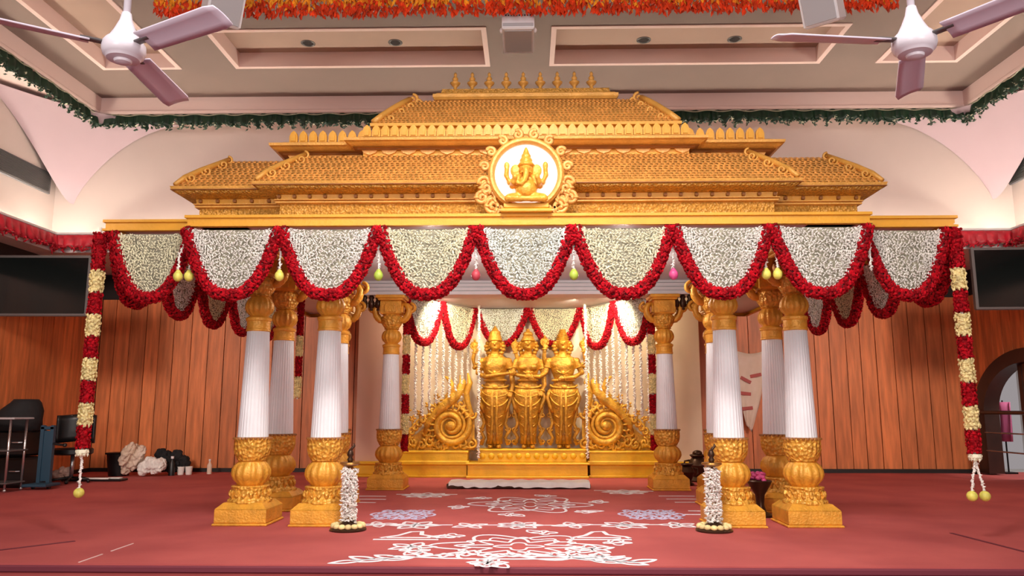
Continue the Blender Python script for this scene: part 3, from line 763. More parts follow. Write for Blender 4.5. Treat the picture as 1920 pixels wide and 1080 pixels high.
# pelmet boards that carry the shrine swags
pel = thing('pelmet', 'pale angled pelmet board above the shrine flower swags', 'pelmet')
for s_ in (-1, 1):
    mx = (PA+PB)/2; an = math.atan2((PB-PA).y, (PB-PA).x)
    o = MB().box((0, .05, 0), ((PB-PA).length, .03, .05)).build('board', 'white', pel, (mx.x if s_ < 0 else -mx.x, mx.y, 2.80)); o.rotation_euler = (0, 0, an if s_ < 0 else -an)

# ================================================================== TASSELS BETWEEN SWAGS
def tassel(label, x, y, ztop, length, m, n=1, cap=False):
    t = thing('flower_tassel', label, 'tassel', (x, y, ztop), group='tassels between the front swags'); rr = random.Random(int(x*1000))
    for k in range(n):
        dx = (k-(n-1)/2)*.10
        b = MB(); pts = [(dx*min(1, q/4), 0, -length*q/10) for q in range(11)]; b.tube(pts, .006, 5)
        q = 0
        while q < length:
            f = q/length; b.octa((dx*min(1, f*2.5)+rr.uniform(-.01, .01), rr.uniform(-.01, .01), -q), (.016, .013, .009), Matrix.Rotation(rr.uniform(-1, 1), 3, 'Y')); q += .013
        b.build('jasmine_string', 'jasmine', t)
        if m:
            b = MB().ball((dx, 0, -length-.03), (.042, .042, .048), 12, 8); b.lathe([(0, .03), (.02, .02), (.03, .008)], 8, (dx, 0, -length))
            b.build('flower_bud', m, t, smooth=True)
    return t
tl = [(-3.10, 'bud_yellow', 2, 'pair of yellow green buds on strings at the leftmost front swag joint'), (-2.231, 'bud_yellow', 1, 'jasmine tassel with yellowish bud before the second-row left pillar'),
      (-1.337, 'bud_green', 1, 'green lotus bud tassel left of the medallion above the white cornice'), (-.463, 'bud_red', 1, 'dark red bud tassel hanging just left of the middle swag'),
      (.411, 'bud_green', 1, 'green ball tassel hanging just right of the middle swag'), (1.295, 'bud_pink', 1, 'pink lotus bud tassel before the right end of the white cornice'),
      (2.165, 'bud_yellow', 2, 'pair of pale green buds on strings before the second-row right pillar'), (3.04, None, 1, 'bare white jasmine tassel at the rightmost front swag joint')]
for x, m, n, lab in tl: tassel(lab, x, 6.80, 2.60, .285, m, n)

# ================================================================== LONG GARLANDS
def long_garland(name, label, x, y, ztop, zbot, sec, rad, first_red, tail=0, balls=1, group=None, tilt=0):
    t = thing(name, label, 'garland', (x, y, ztop), group=group); rr = random.Random(int(x*77+y)); z = 0; red = True; L_ = ztop-zbot; k = 0
    MB().tube([(0, 0, .05), (0, 0, -L_)], .012, 6).build('thread', 'thread', t)
    ln = first_red
    while z < L_-.02:
        h = min(ln, L_-z); b = MB(); pts = []
        q = z+.01
        while q < z+h: pts.append(Vector((0, 0, -q))); q += .02
        if len(pts) > 1:
            b.tube(pts, rad*.75, 8); rope(b, pts, rad*(1 if red else 1.02), rr, 9, .020)
            b.build('rose_section' if red else 'cream_section', 'rose' if red else 'cream', t)
        z += h; red = not red; ln = sec; k += 1
    if tail:
        b = MB().lathe([(0, .02), (-.0, .05), (-.03, .055), (-.06, .02)], 12, (0, 0, -L_))
        rope(b, [Vector((0, 0, -L_-.02)), Vector((0, 0, -L_-.04))], .05, rr, 9, .02); b.build('flower_ring', 'jasmine_b', t)
        for j in range(balls):
            dx = (j-(balls-1)/2)*.11; b = MB(); q = 0
            b.tube([(dx*f, 0, -L_-.04-tail*f) for f in (0, .3, .6, 1)], .008, 5)
            while q < tail: b.octa((dx*q/tail+rr.uniform(-.008, .008), rr.uniform(-.01, .01), -L_-.04-q), (.017, .014, .010), Matrix.Rotation(rr.uniform(-1, 1), 3, 'Y')); q += .014
            b.build('jasmine_string', 'jasmine', t)
            MB().ball((dx, 0, -L_-.04-tail-.035), (.045, .045, .045), 12, 8).build('flower_ball', 'bud_yellow', t, smooth=True)
    return t
long_garland('long_garland', 'long red and cream garland with one yellow ball at the left canopy corner', -3.96, 6.93, 2.72, .75, .20, .06, .36, .30, 1, 'corner garlands')
long_garland('long_garland', 'long red and cream garland with two yellow balls at the right canopy corner', 3.87, 6.93, 2.72, .72, .205, .06, .36, .28, 2, 'corner garlands')
long_garland('long_garland', 'red and cream garland hanging at the left edge of the shrine', -1.80, 11.42, 2.74, .50, .29, .055, .55, group='shrine garlands')
long_garland('long_garland', 'red and cream garland hanging at the right edge of the shrine', 1.82, 11.42, 2.74, .52, .29, .055, .55, group='shrine garlands')
long_garland('long_garland', 'thin red and cream garland showing behind the second-row left pillar', -3.36, 11.3, 2.72, 1.25, .30, .05, .55, group='rear garlands')

# ================================================================== SHRINE
struct(MB().box((0, 13.50, 1.5), (4.5, .1, 3.0)).build('wall_shrine', 'cream_wall'))
for s_ in (-1, 1):
    struct(MB().box((s_*2.50, 13.22, 1.62), (.78, .2, 2.75), bev=.01).build('wall_shrine_'+side[s_], 'panelp' if s_ < 0 else 'cream_wall'))
    t = thing('pilaster_base', 'low gold base under the plain %s wing wall of the shrine' % side[s_], 'base', (s_*2.50, 13.18, 0))
    MB().box((0, 0, .02), (.90, .34, .04), bev=.008).box((0, 0, .12), (.84, .30, .16), bev=.01).build('block', 'plinth', t)
    MB().box((0, 0, .225), (.92, .36, .05), bev=.012).build('moulding', 'plinth', t)
pl = thing('altar_plinth', 'long stepped golden plinth under the shrine statues', 'plinth', (0, 13.1, 0))
MB().box((-.015, -.02, .13), (1.94, .56, .18), bev=.01).box((-.015, -.02, .02), (1.98, .60, .04), bev=.008).build('centre_step', 'plinth', pl)
MB().box((-.015, -.02, .232), (2.0, .62, .035), bev=.01).build('centre_moulding', 'plinth', pl)
MB().box((.06, .02, .35), (1.76, .50, .20), bev=.01).box((.06, .02, .445), (1.80, .53, .03), bev=.01).build('centre_top', 'plinth', pl)
b = MB()
for k in range(12): b.ball((-.75+k*.148, -.24, .35), (.05, .02, .05), 8, 6)
b.build('carved_bosses', 'plinth', pl, smooth=True)
for s_ in (-1, 1):
    MB().box((s_*1.56, .06, .12), (1.10, .42, .17), bev=.01).box((s_*1.56, .06, .02), (1.14, .46, .04), bev=.008).build('side_step', 'plinth', pl)
    MB().box((s_*1.56, .06, .235), (1.18, .48, .07), bev=.014).box((s_*1.56, .06, .33), (1.12, .44, .14), bev=.01).box((s_*1.56, .06, .41), (1.15, .46, .04), bev=.01).build('side_top', 'plinth', pl)

# --- statues
def fingers(b, p, d, sc=1.0):
    d = Vector(d).normalized(); side_ = d.cross(Vector((0, 1, 0)));
    if side_.length < .1: side_ = Vector((0, 0, 1))
    side_.normalize(); p = Vector(p)
    b.ball(p+d*.03*sc, (.034*sc, .026*sc, .034*sc), 8, 6)
    for k in range(4):
        o = side_*((k-1.5)*.017*sc); L_ = (.06, .072, .068, .052)[k]*sc
        b.tube([p+d*.04*sc+o, p+d*(.04*sc+L_*.55)+o*1.05+Vector((0, -.006, 0)), p+d*(.04*sc+L_)+o*1.05+Vector((0, .004, -.01))], [.0105*sc, .0095*sc, .007*sc], 6)
    b.tube([p+d*.015*sc-side_*.028*sc, p+d*.04*sc-side_*.048*sc, p+d*.062*sc-side_*.05*sc], [.011*sc, .010*sc, .008*sc], 6)
def loft(b, rings, n=20):
    vs = []; fs = []
    for z, cx, cy, rx, ry in rings:
        for i in range(n): a = 2*pi*i/n; vs.append((cx+rx*cos(a), cy+ry*sin(a), z))
    for k in range(len(rings)-1):
        for i in range(n): j = (i+1) % n; fs.append((k*n+i, k*n+j, k*n+n+j, k*n+n+i))
    fs.append(tuple(range(n-1, -1, -1))); fs.append(tuple((len(rings)-1)*n+i for i in range(n))); b.add(vs, fs)
def statue(x, label, female, arms, crown, sway, h=1.0):
    t = thing('deity_statue', label, 'statue', (x, 13.10, .46), group='golden shrine statues'); t.scale = (1.16, 1, .985)
    b = MB(); f = .9 if female else 1.0
    sw = sway
    for s_ in (-1, 1):
        b.ball((s_*.06, -.07, .035), (.04, .085, .035), 10, 7)
        loft(b, [(.02, s_*.05, 0, .045, .055), (.15, s_*.048, 0, .05, .06), (.35, s_*.052, 0, .065, .08), (.52, s_*.062, -.01, .07, .08), (.75, s_*.085+sw*.5, -.01, .10, .11), (.92, s_*.08+sw, 0, .12, .12)], 14)
    loft(b, [(.82, sw, 0, .19, .13), (.95, sw, 0, .205 if female else .195, .14), (1.05, sw*.8, 0, .165, .12), (1.15, sw*.5, 0, .128*f, .10), (1.25, sw*.2, -.005, .155*f, .112), (1.36, 0, -.01, .185*f, .12), (1.46, 0, 0, .205*f, .115), (1.53, 0, .005, .17*f, .09), (1.565, 0, .005, .085, .07), (1.60, 0, .0, .06, .06), (1.68, 0, -.005, .055, .06)])
    if female:
        for s_ in (-1, 1): b.ball((s_*.075, -.095, 1.36), (.065, .06, .062), 10, 8)
    else:
        for s_ in (-1, 1): b.ball((s_*.08, -.075, 1.40), (.085, .05, .06), 10, 8)
    b.ball((0, -.015, 1.755), (.082, .095, .115), 16, 12); b.ball((0, -.06, 1.69), (.05, .05, .045), 10, 8)
    b.tube([(0, -.108, 1.79), (0, -.128, 1.74)], [.010, .017], 6); b.ball((0, -.100, 1.695), (.026, .014, .009), 8, 5)
    for s_ in (-1, 1):
        b.ball((s_*.033, -.098, 1.775), (.018, .012, .010), 8, 5); b.tube([(s_*.015, -.106, 1.80), (s_*.055, -.09, 1.805)], .008, 5)
        b.ball((s_*.088, .0, 1.745), (.016, .03, .045), 8, 6); b.ball((s_*.092, -.005, 1.68), (.022, .022, .022), 7, 5)
    for pts, r0 in arms:
        arm(b, pts, r0, .030); d = Vector(pts[-1])-Vector(pts[-2]); fingers(b, pts[-1], d)
    fuse(b, 'body', 'statue', .0115, t, smooth_it=2)
    # hair and crown
    b = MB()
    b.ball((0, .03, 1.79), (.10, .10, .11), 14, 9)
    for s_ in (-1, 1):
        for k in range(5): b.ball((s_*(.10+.022*sin(k*1.2)), .03, 1.78-.055*k), (.045, .05, .04), 8, 6)
    if crown == 'tall': b.lathe([(1.81, .10), (1.835, .112), (1.85, .10), (1.88, .095), (1.92, .085), (1.95, .08), (1.97, .085), (2.0, .05), (2.04, .03), (2.08, .008)], 16)
    elif crown == 'bun': b.lathe([(1.81, .10), (1.83, .108), (1.85, .09), (1.88, .085), (1.91, .065)], 16); b.ball((0, .01, 1.93), (.075, .07, .06), 12, 8); b.ball((0, .01, 2.0), (.03, .03, .03), 8, 6)
    else:
        for k in range(6): b.ball((0, .01, 1.86+.028*k), (.10-.010*k, .09-.009*k, .022), 12, 6)
    b.build('hair_and_crown', 'statue', t, smooth=True)
    # ornaments: necklaces, belt, arm bands
    b = MB()
    def ringp(z, cx, rx, ry, dz=0, r=.012, n=28, front=False):
        pts = [(cx+rx*cos(a), ry*sin(a), z-dz*max(0, -sin(a))) for a in [2*pi*i/n for i in range(n+1)]]
        b.tube(pts, r, 6)
    ringp(1.56, 0, .09, .085, .03, .013); ringp(1.54, 0, .13*f, .10, .12, .012); ringp(1.50, 0, .15*f, .115, .24, .014)
    ringp(1.14, sw*.5, .148*f+.008, .115, .0, .02); ringp(1.06, sw*.8, .19, .135, .05, .018); ringp(1.0, sw*.9, .20, .145, .14, .012)
    ringp(.92, sw, .20, .15, .22, .012); b.ball((sw*.8, -.14, 1.03), (.045, .025, .04), 10, 6); b.ball((0, -.12, 1.27), (.03, .02, .035), 8, 6)
    for pts, r0 in arms:
        p = Vector(pts[0]).lerp(Vector(pts[1]), .55); q = Vector(pts[-1])
        for c, rr_ in ((p, r0*1.05), (q, .036)):
            n_ = (Vector(pts[1])-Vector(pts[0])) if c == p else (q-Vector(pts[-2])); m4 = n_.to_track_quat('Z', 'X').to_matrix()
            b.tube([c+m4 @ Vector((rr_*cos(a), rr_*sin(a), 0)) for a in [2*pi*i/12 for i in range(13)]], .010, 5)
    b.build('ornaments', 'carving', t, smooth=True)
    # dhoti: pleats, sash loops and flaring ends
    b = MB()
    loft(b, [(.08, 0, .0, .118, .085), (.16, 0, 0, .112, .09), (.35, 0, 0, .125, .105), (.55, sw*.3, 0, .150, .122), (.75, sw*.7, 0, .195, .142), (.92, sw, 0, .212, .150), (1.03, sw*.8, 0, .178, .135)], 28)
    for k in range(5):
        z = .22+.15*k
        for s_ in (-1, 1): q = .105+.08*max(0, (z-.2))/.62; b.tube([(s_*q, -.03, z+.06), (s_*q*.62, -.085-.02*k/4, z+.01), (s_*.03, -.105-.03*k/4, z-.03)], [.010, .014, .008], 6)
    for s_ in (-1, 1):
        b.tube([(s_*.03, -.13, .95), (s_*.035, -.145, .7), (s_*.03, -.135, .45), (s_*.045, -.12, .2), (s_*.05, -.10, .08)], [.02, .026, .024, .026, .02], 8)
        b.tube([(s_*.19, -.02, .98), (s_*.23, -.03, .85), (s_*.19, -.05, .70), (s_*.15, -.06, .60)], [.03, .032, .03, .015], 8)
        b.tube([(s_*.19, .02, .90), (s_*.19, .02, .6), (s_*.15, .02, .42), (s_*.20, .02, .28), (s_*.15, .02, .18), (s_*.20, .02, .06)], [.02, .03, .025, .032, .025, .03], 8, .6)
        for z in (.56, .32, .12): b.tube(spiral((s_*.20, .02, z), .045, 1.1, start=pi if s_ > 0 else 0, sgn=s_), .014, 6)
    b.build('draped_dhoti', 'statue', t, smooth=True)
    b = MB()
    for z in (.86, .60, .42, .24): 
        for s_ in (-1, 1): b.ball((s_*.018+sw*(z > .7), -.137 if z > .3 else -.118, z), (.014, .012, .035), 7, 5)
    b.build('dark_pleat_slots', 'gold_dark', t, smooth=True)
    # attributes on the raised rear hands
    return t
def attribute(t, x, z, kind):
    b = MB()
    b.ball((x, .03, z), (.05, .018, .06), 10, 8)
    b.tube([(x+.055*cos(a), .03, z+.065*sin(a)) for a in [2*pi*i/14 for i in range(15)]], .014, 6)
    b.tube([(x, .03, z-.06), (x, .03, z-.13)], .016, 6); b.ball((x, .03, z+.09), (.018, .014, .03), 7, 5)
    b.build('held_emblem', 'statue', t, smooth=True)
s1 = statue(-.56, 'golden standing male statue at the left of the shrine trio, reaching inward', False,
    [([(-.20, 0, 1.48), (-.24, -.02, 1.27), (-.14, -.14, 1.20), (.06, -.20, 1.23), (.22, -.17, 1.26)], .052),
     ([(.20, 0, 1.48), (.245, .0, 1.25), (.26, -.05, 1.05), (.24, -.08, .95)], .05),
     ([(.19, .05, 1.48), (.32, .06, 1.36), (.33, .03, 1.52), (.30, .02, 1.62)], .042),
     ([(-.19, .05, 1.48), (-.30, .06, 1.36), (-.32, .03, 1.52), (-.30, .02, 1.62)], .042)], 'tall', .01)
attribute(s1, .30, 1.74, 0); attribute(s1, -.30, 1.74, 0)
s2 = statue(.0, 'golden female statue in the middle of the shrine trio with joined hands', True,
    [([(-.17, 0, 1.47), (-.22, -.03, 1.27), (-.14, -.16, 1.22), (-.02, -.20, 1.20)], .045),
     ([(.17, 0, 1.47), (.225, .0, 1.25), (.235, -.03, 1.06), (.20, -.08, .96)], .045)], 'bun', -.01)
s3 = statue(.585, 'golden standing male statue at the right of the shrine trio, hand on belly', False,
    [([(.20, 0, 1.48), (.27, -.02, 1.27), (.16, -.14, 1.19), (.02, -.17, 1.17)], .052),
     ([(-.20, 0, 1.48), (-.255, -.03, 1.27), (-.34, -.14, 1.20), (-.46, -.20, 1.20)], .05),
     ([(.19, .05, 1.48), (.33, .06, 1.36), (.33, .03, 1.52), (.31, .02, 1.64)], .042),
     ([(-.19, .05, 1.48), (-.26, .06, 1.40), (-.27, .03, 1.55), (-.26, .02, 1.68)], .042)], 'jata', .012)
attribute(s3, .31, 1.76, 0); attribute(s3, -.26, 1.80, 0)

# --- scroll carvings at both sides of the statues
def scroll_carving(s_, label):
    t = thing('scroll_carving', label, 'carving', (s_*1.46, 13.14, .43), group='scroll carvings beside the statues')
    # local x: 0 centre, towards the statues is +u; u flips with s_
    X = lambda u: -s_*u
    def P(pts): return [(X(p[0]), p[1] if len(p) > 2 else 0, p[-1]) for p in pts]
    sp = lambda c, r, turns, st, sg, n=40, sh=.12: [(X(c[0]+r*(1-i/n*(1-sh))*cos(st+sg*2*pi*turns*i/n)), -.03*sin(i/n*3), c[1]+r*(1-i/n*(1-sh))*sin(st+sg*2*pi*turns*i/n)) for i in range(n+1)]
    b = MB()
    b.tube(sp((.16, .40), .36, 1.9, pi*.55, -1, 60), [.03+.045*sin(min(1, i/20)*1.57)-.045*(i/60) for i in range(61)], 10, 1.2)
    b.tube(sp((.16, .40), .28, 1.7, pi*.7, -1, 50), [.035-.015*(i/50) for i in range(51)], 8, 1.2)
    b.ball((X(.16), -.04, .40), (.09, .06, .08), 12, 8)
    b.build('main_spiral', 'carving', t, smooth=True)
    b = MB()
    b.tube(P([(-.28, 0, .22), (-.20, -.03, .48), (-.02, -.04, .68), (.16, -.05, .82), (.30, -.04, .96), (.36, -.03, 1.12), (.32, -.02, 1.25)]), [.04, .06, .075, .09, .085, .06, .02], 10, .8)
    b.tube(P([(-.02, -.03, .66), (.12, -.05, .88), (.18, -.05, 1.05), (.13, -.04, 1.18), (.06, -.03, 1.22)]), [.03, .05, .055, .045, .015], 9, .8)
    b.tube(P([(.44, 0, .45), (.50, -.02, .62), (.44, -.03, .80), (.42, -.03, .95), (.48, -.02, 1.12), (.44, -.01, 1.28)]), [.03, .045, .05, .055, .05, .015], 9, .8)
    for k in range(5): b.tube(sp((.02+.085*k, .78+.085*k), .055, 1.2, pi*.8, -1, 20), .016, 6)
    b.build('crest_leaves', 'carving', t, smooth=True)
    b = MB(); rr = random.Random(9)
    for k in range(9):
        u = -.60+.14*k; b.tube(sp((u, .10+.03*(k % 2)), .085, 1.4, pi/2, 1 if k % 2 else -1, 24), [.026-.010*i/24 for i in range(25)], 7, 1.3)
    for k in range(6):
        u = -.30-.06*k; z = .50-.065*k; b.tube(sp((u, z), .075, 1.3, pi*.2, 1, 22), [.024-.01*i/22 for i in range(23)], 7, 1.3)
    for k in range(22):
        u = rr.uniform(-.62, .55); z = rr.uniform(.03, .22); b.ball((X(u), -.03, z), (.05, .03, .022), 8, 5, Matrix.Rotation(rr.uniform(-1.5, 1.5), 3, 'Y'))
    b.build('lower_foliage', 'carving', t, smooth=True)
    b = MB()
    for k, (u, z) in enumerate(((-.22, .75), (-.08, .88), (-.36, .62), (-.48, .52), (-.60, .46), (-.56, .66))):
        b.tube(P([(u+.02, 0, z-.16), (u-.01, -.01, z-.05), (u, -.01, z)]), [.014, .012, .008], 6)
        for j in range(5): a = 2*pi*j/5; b.ball((X(u+.034*cos(a)), -.01, z+.034*sin(a)), (.03, .02, .018), 7, 5, Matrix.Rotation(s_*a, 3, 'Y'))
    b.build('flower_sprigs', 'carving', t, smooth=True)
    b = MB()
    for k in range(13):
        a = pi*.15+k*2*pi*.62/12; c = (.16+.40*cos(a), .40+.40*sin(a))
        b.tube(sp(c, .075, 1.3, a, 1 if k % 2 else -1, 20), [.026-.010*i/20 for i in range(21)], 7, 1.3)
        b.ball((X(.16+.31*cos(a)), -.06, .40+.31*sin(a)), (.05, .03, .018), 8, 5, Matrix.Rotation(s_*a, 3, 'Y'))
    b.build('rim_curls', 'carving', t, smooth=True)
    pts = [(-.66, .0), (.56, .0), (.56, .50), (.46, .62), (.30, .68), (.0, .64), (-.20, .44), (-.42, .26), (-.66, .18)]
    if s_ > 0: pts = [(X(u), z) for u, z in pts][::-1]
    else: pts = [(X(u), z) for u, z in pts]
    MB().prism(pts, .02, .06).build('backing_board', 'carving', t)
scroll_carving(-1, 'gold spiral scroll carving left of the shrine statues')
scroll_carving(1, 'gold spiral scroll carving right of the shrine statues')

# --- jasmine strings
def jas_mesh(L_, seed):
    b = MB(); rr = random.Random(seed); b.tube([(0, 0, 0), (0, 0, -L_)], .007, 5); q = 0
    while q < L_: b.octa((rr.uniform(-.012, .012), rr.uniform(-.012, .012), -q), (.028, .022, .014), Matrix.Rotation(rr.uniform(-1, 1), 3, 'Y')); q += .014
    return b
ords = ['first', 'second', 'third', 'fourth', 'fifth', 'sixth', 'seventh', 'eighth', 'ninth', 'tenth']
jm = {}
def jstring(label, loc, L_, group):
    me = jm.setdefault(round(L_, 1), jas_mesh(round(L_, 1), int(L_*10)).mesh('jasmine_string', 'jasmine'))
    o = bpy.data.objects.new('jasmine_string', me); COL.objects.link(o); o.location = loc; tag(o, label, 'flower string', group)
for s_ in (-1, 1):
    for i in range(10):
        p = PA.lerp(PB, .06+.092*i)
        L_ = 1.9-(.07*i) if i < 8 else 1.5
        jstring('hanging white jasmine string, %s from the outer edge of the %s shrine side' % (ords[i], side[s_]), (p.x if s_ < 0 else -p.x, p.y+.09, 2.80), L_, 'jasmine strings of the shrine sides')
for s_, x in ((-1, -.81), (1, .955)):
    jstring('long white jasmine string hanging down to the plinth %s of the statues' % side[s_], (x, 12.78, 2.82), 2.5, 'jasmine strings beside the statues')

# ================================================================== FLOOR PIECES
def garland_lamp(label, x, y):
    t = thing('oil_lamp', label, 'lamp', (x, y, 0), group='garlanded floor lamps')
    MB().lathe([(0, .165), (.012, .17), (.03, .15), (.05, .09), (.07, .06), (.09, .045)], 24).build('base', 'bronze', t, smooth='auto')
    MB().lathe([(.08, .04), (.2, .03), (.35, .035), (.5, .028), (.58, .03)], 14).build('stem', 'brass', t, smooth=True)
    MB().lathe([(.575, .03), (.585, .07), (.60, .095), (.615, .09), (.615, .03)], 20).build('oil_bowl', 'brass', t, smooth='auto')
    MB().lathe([(.61, .02), (.64, .03), (.66, .018), (.68, .032), (.71, .026), (.735, .012)], 12).tube([(0, 0, .71), (.012, 0, .74), (.035, 0, .765), (.03, 0, .79)], [.012, .014, .012, .003], 7).build('finial', 'bronze', t, smooth=True)
    b = MB(); rr = random.Random(int(x*100)); pts = [(.05*cos(i*.7), .05*sin(i*.7), .08+.48*i/150) for i in range(151)]
    for p in pts:
        for k in range(6): b.octa((p[0]+rr.uniform(-.022, .022), p[1]+rr.uniform(-.022, .022), p[2]+rr.uniform(-.012, .012)), (.024, .011, .010), Matrix.Rotation(rr.uniform(-1.2, 1.2), 3, 'Y') @ Matrix.Rotation(rr.uniform(0, 3), 3, 'Z'))
    b.build('jasmine_wrap', 'jasmine', t)
    b = MB()
    for k in range(14):
        a = 2*pi*k/14; b.ball((.13*cos(a), .13*sin(a), .045), (.035, .035, .025), 8, 5)
    b.build('flower_ring', 'cream', t, smooth=True)
garland_lamp('jasmine wrapped brass oil lamp on the floor beside the left inner front pillar', -1.665, 7.36)
garland_lamp('jasmine wrapped brass oil lamp on the floor beside the right inner front pillar', 1.70, 7.38)
# bench-like plank with white cloth
t = thing('cloth_plank', 'long white cloth spread over a low dark plank before the plinth', 'plank', (-.14, 11.35, 0))
MB().box((0, .0, .04), (2.02, .42, .06), bev=.008).box((-.9, 0, .01), (.1, .36, .02)).box((.9, 0, .01), (.1, .36, .02)).build('plank', 'bronze', t)
rows = []; rr = random.Random(2)
for j in range(9):
    row = []
    for i in range(61):
        x = -.98+1.98*i/60; yy = (-.24, -.235, -.22, -.15, 0, .12, .2, .225, .23)[j]; z = (.022, .05, .085, .095, .10, .10, .09, .06, .03)[j]
        if x < .1 and j < 2: z += .006*sin(i*1.3)+(.02 if (int(i/7) % 3 == 0) else 0)
        row.append((x, yy+.006*sin(i*.9+j), z+.006*sin(i*.7+j*1.1)))
    rows.append(row)
MB().grid(rows).build('white_cloth', 'cloth', t, smooth=True)
# brass flower stand on the right and small vessels by the rear right pillar
t = thing('flower_stand', 'small pedestal bowl with pink flowers between the right pillars', 'bowl', (2.42, 8.38, 0))
MB().lathe([(0, .13), (.02, .13), (.05, .06), (.12, .04), (.22, .05), (.30, .10), (.36, .13), (.37, .12), (.34, .05)], 20).build('bowl', 'bronze', t, smooth='auto')
b = MB(); rr = random.Random(6)
for k in range(26): a = rr.uniform(0, 6.28); q = rr.uniform(0, .08); b.ball((q*cos(a), q*sin(a), .39+rr.uniform(-.02, .05)), (.03, .03, .022), 7, 5)
b.build('pink_flowers', 'bud_pink', t, smooth=True)
def pot(name, label, x, y, sc):
    t = thing(name, label, 'pot', (x, y, 0))
    MB().lathe([(0, .10*sc), (.02*sc, .11*sc), (.06*sc, .06*sc), (.12*sc, .09*sc), (.2*sc, .12*sc), (.26*sc, .10*sc), (.29*sc, .07*sc), (.32*sc, .10*sc), (.33*sc, .09*sc), (.30*sc, .05*sc)], 18).build('body', 'bronze', t, smooth='auto')
    for s_ in (-1, 1): MB().tube([(s_*.10*sc, 0, .26*sc), (s_*.16*sc, 0, .25*sc), (s_*.17*sc, 0, .18*sc), (s_*.12*sc, 0, .15*sc)], .012*sc, 6).build('handle', 'bronze', t, smooth=True)
    return t
t = pot('brass_pot', 'taller dark brass pot on the floor by the rear right pillar', 2.62, 12.3, 1.25)
MB().ball((0, 0, .43), (.08, .08, .05), 10, 6).build('lid', 'bronze', t, smooth=True)
pot('brass_pot', 'smaller dark brass pot touching the rear right pillar base', 2.34, 11.75, .95)

# rangoli: raised strokes of white powder
def ribbon(mb, pts, w, z=.004, closed=False):
    pts = [Vector((p[0], p[1], 0)) for p in pts]; n = len(pts); vs = []; fs = []
    for i in range(n):
        a = pts[(i-1) % n] if closed else pts[max(i-1, 0)]; c = pts[(i+1) % n] if closed else pts[min(i+1, n-1)]
        d = (c-a); d = d.normalized() if d.length > 1e-9 else Vector((1, 0, 0)); nn = Vector((-d.y, d.x, 0))
        for k, hh in ((-.5, .001), (-.25, z), (.25, z), (.5, .001)):
            q = pts[i]+nn*w*k; vs.append((q.x, q.y, hh))
    m = n if closed else n-1
    for i in range(m):
        j = (i+1) % n
        for k in range(3): fs.append((i*4+k, i*4+k+1, j*4+k+1, j*4+k))
    mb.add(vs, fs)
def flower_loop(mb, c, r, n, amp, w, rx=1, ry=1, ph=0, seg=96):
    ribbon(mb, [(c[0]+rx*r*(1+amp*cos(n*a+ph))*cos(a), c[1]+ry*r*(1+amp*cos(n*a+ph))*sin(a)) for a in [2*pi*i/seg for i in range(seg)]], w, closed=True)
def leaf(mb, c, ang, L_, w, sw=.03):
    pts = []
    for i in range(13):
        t = i/12; pts.append((t*L_, w*sin(pi*t)))
    for i in range(1, 12):
        t = 1-i/12; pts.append((t*L_, -w*sin(pi*t)))
    ca, sa = cos(ang), sin(ang)
    ribbon(mb, [(c[0]+p[0]*ca-p[1]*sa, c[1]+p[0]*sa+p[1]*ca) for p in pts], sw, closed=True)
def rangoli(label, x, y, fn, m='powder', group='small floor rangoli'):
    b = MB(); fn(b); o = b.build('rangoli', m, None, (x, y, .001)); tag(o, label, 'rangoli', group); return o
def mandala(b, rx, ry, seed):
    flower_loop(b, (0, 0), .30, 8, .32, .028, rx, ry); flower_loop(b, (0, 0), .13, 4, .35, .022, rx, ry); flower_loop(b, (0, 0), .52, 6, .22, .032, rx, ry, .4); flower_loop(b, (0, 0), .40, 12, .14, .022, rx, ry, .9)
    for k in range(6):
        a = 2*pi*k/6+.26; c = (.66*rx*cos(a), .66*ry*sin(a))
        ribbon(b, [(c[0]*f, c[1]*f) for f in (.95, 1.1, 1.25)], .03); flower_loop(b, (c[0]*1.12, c[1]*1.12), .09, 4, .3, .022)
        leaf(b, (c[0]*1.05, c[1]*1.05), a+.9, .24, .06, .022)
rangoli('large white star rangoli nearest the stage edge', -.08, 6.53, lambda b: mandala(b, 1.15, 1.0, 1), group='large floor rangoli')
rangoli('large white star rangoli before the cloth-covered plank', .02, 9.35, lambda b: mandala(b, 1.15, 1.25, 2), group='large floor rangoli')
def star(b, sc=1.0, n=5, ph=0):
    for k in range(n): leaf(b, (0, 0), ph+2*pi*k/n, .20*sc, .05*sc, .028*sc)
    flower_loop(b, (0, 0), .06*sc, 4, .2, .03*sc)
def scribble(b):
    rr = random.Random(5)
    for j in range(6):
        ribbon(b, [(-.28+.56*i/20+rr.uniform(-.01, .01), -.33+.13*j+.05*sin(i*1.4+j)) for i in range(21)], .035)
    for k in range(4): flower_loop(b, (-.21+.14*k, .02*(-1)**k), .10, 4, .3, .03, 1, 2.6)
def crown_shape(b):
    ribbon(b, [(-.28, -.2), (.28, -.2)], .05); ribbon(b, [(-.24, -.12), (-.1, .02), (-.02, .22), (.08, .24), (.1, .06), (.25, -.05), (.28, -.14)], .045); ribbon(b, [(-.18, -.1), (.2, -.1)], .04)
def palm(b, s_):
    ribbon(b, [(-s_*.5, .32), (-s_*.2, .12), (0, 0), (s_*.4, -.1)], .045)
    for k in range(5): leaf(b, (s_*(-.05+.09*k), .02-.03*k), (0 if s_ > 0 else pi)+.5*(-1)**k, .24, .05, .035)
def dashes(b):
    for k in range(3): ribbon(b, [(-.28+.04*k, .32-.34*k), (.0, .33-.34*k), (.18+.06*(k % 2), .31-.34*k)], .055)
def edge_run(b):
    ribbon(b, [(-.95, .06), (-.5, -.04), (0, -.06), (.5, -.03), (.85, .08)], .04); ribbon(b, [(-.15, .06), (.3, .05), (.7, .09)], .035)
    for k in range(9): flower_loop(b, (-.7+.17*k, .11+.02*(-1)**k), .055, 4, .3, .03)
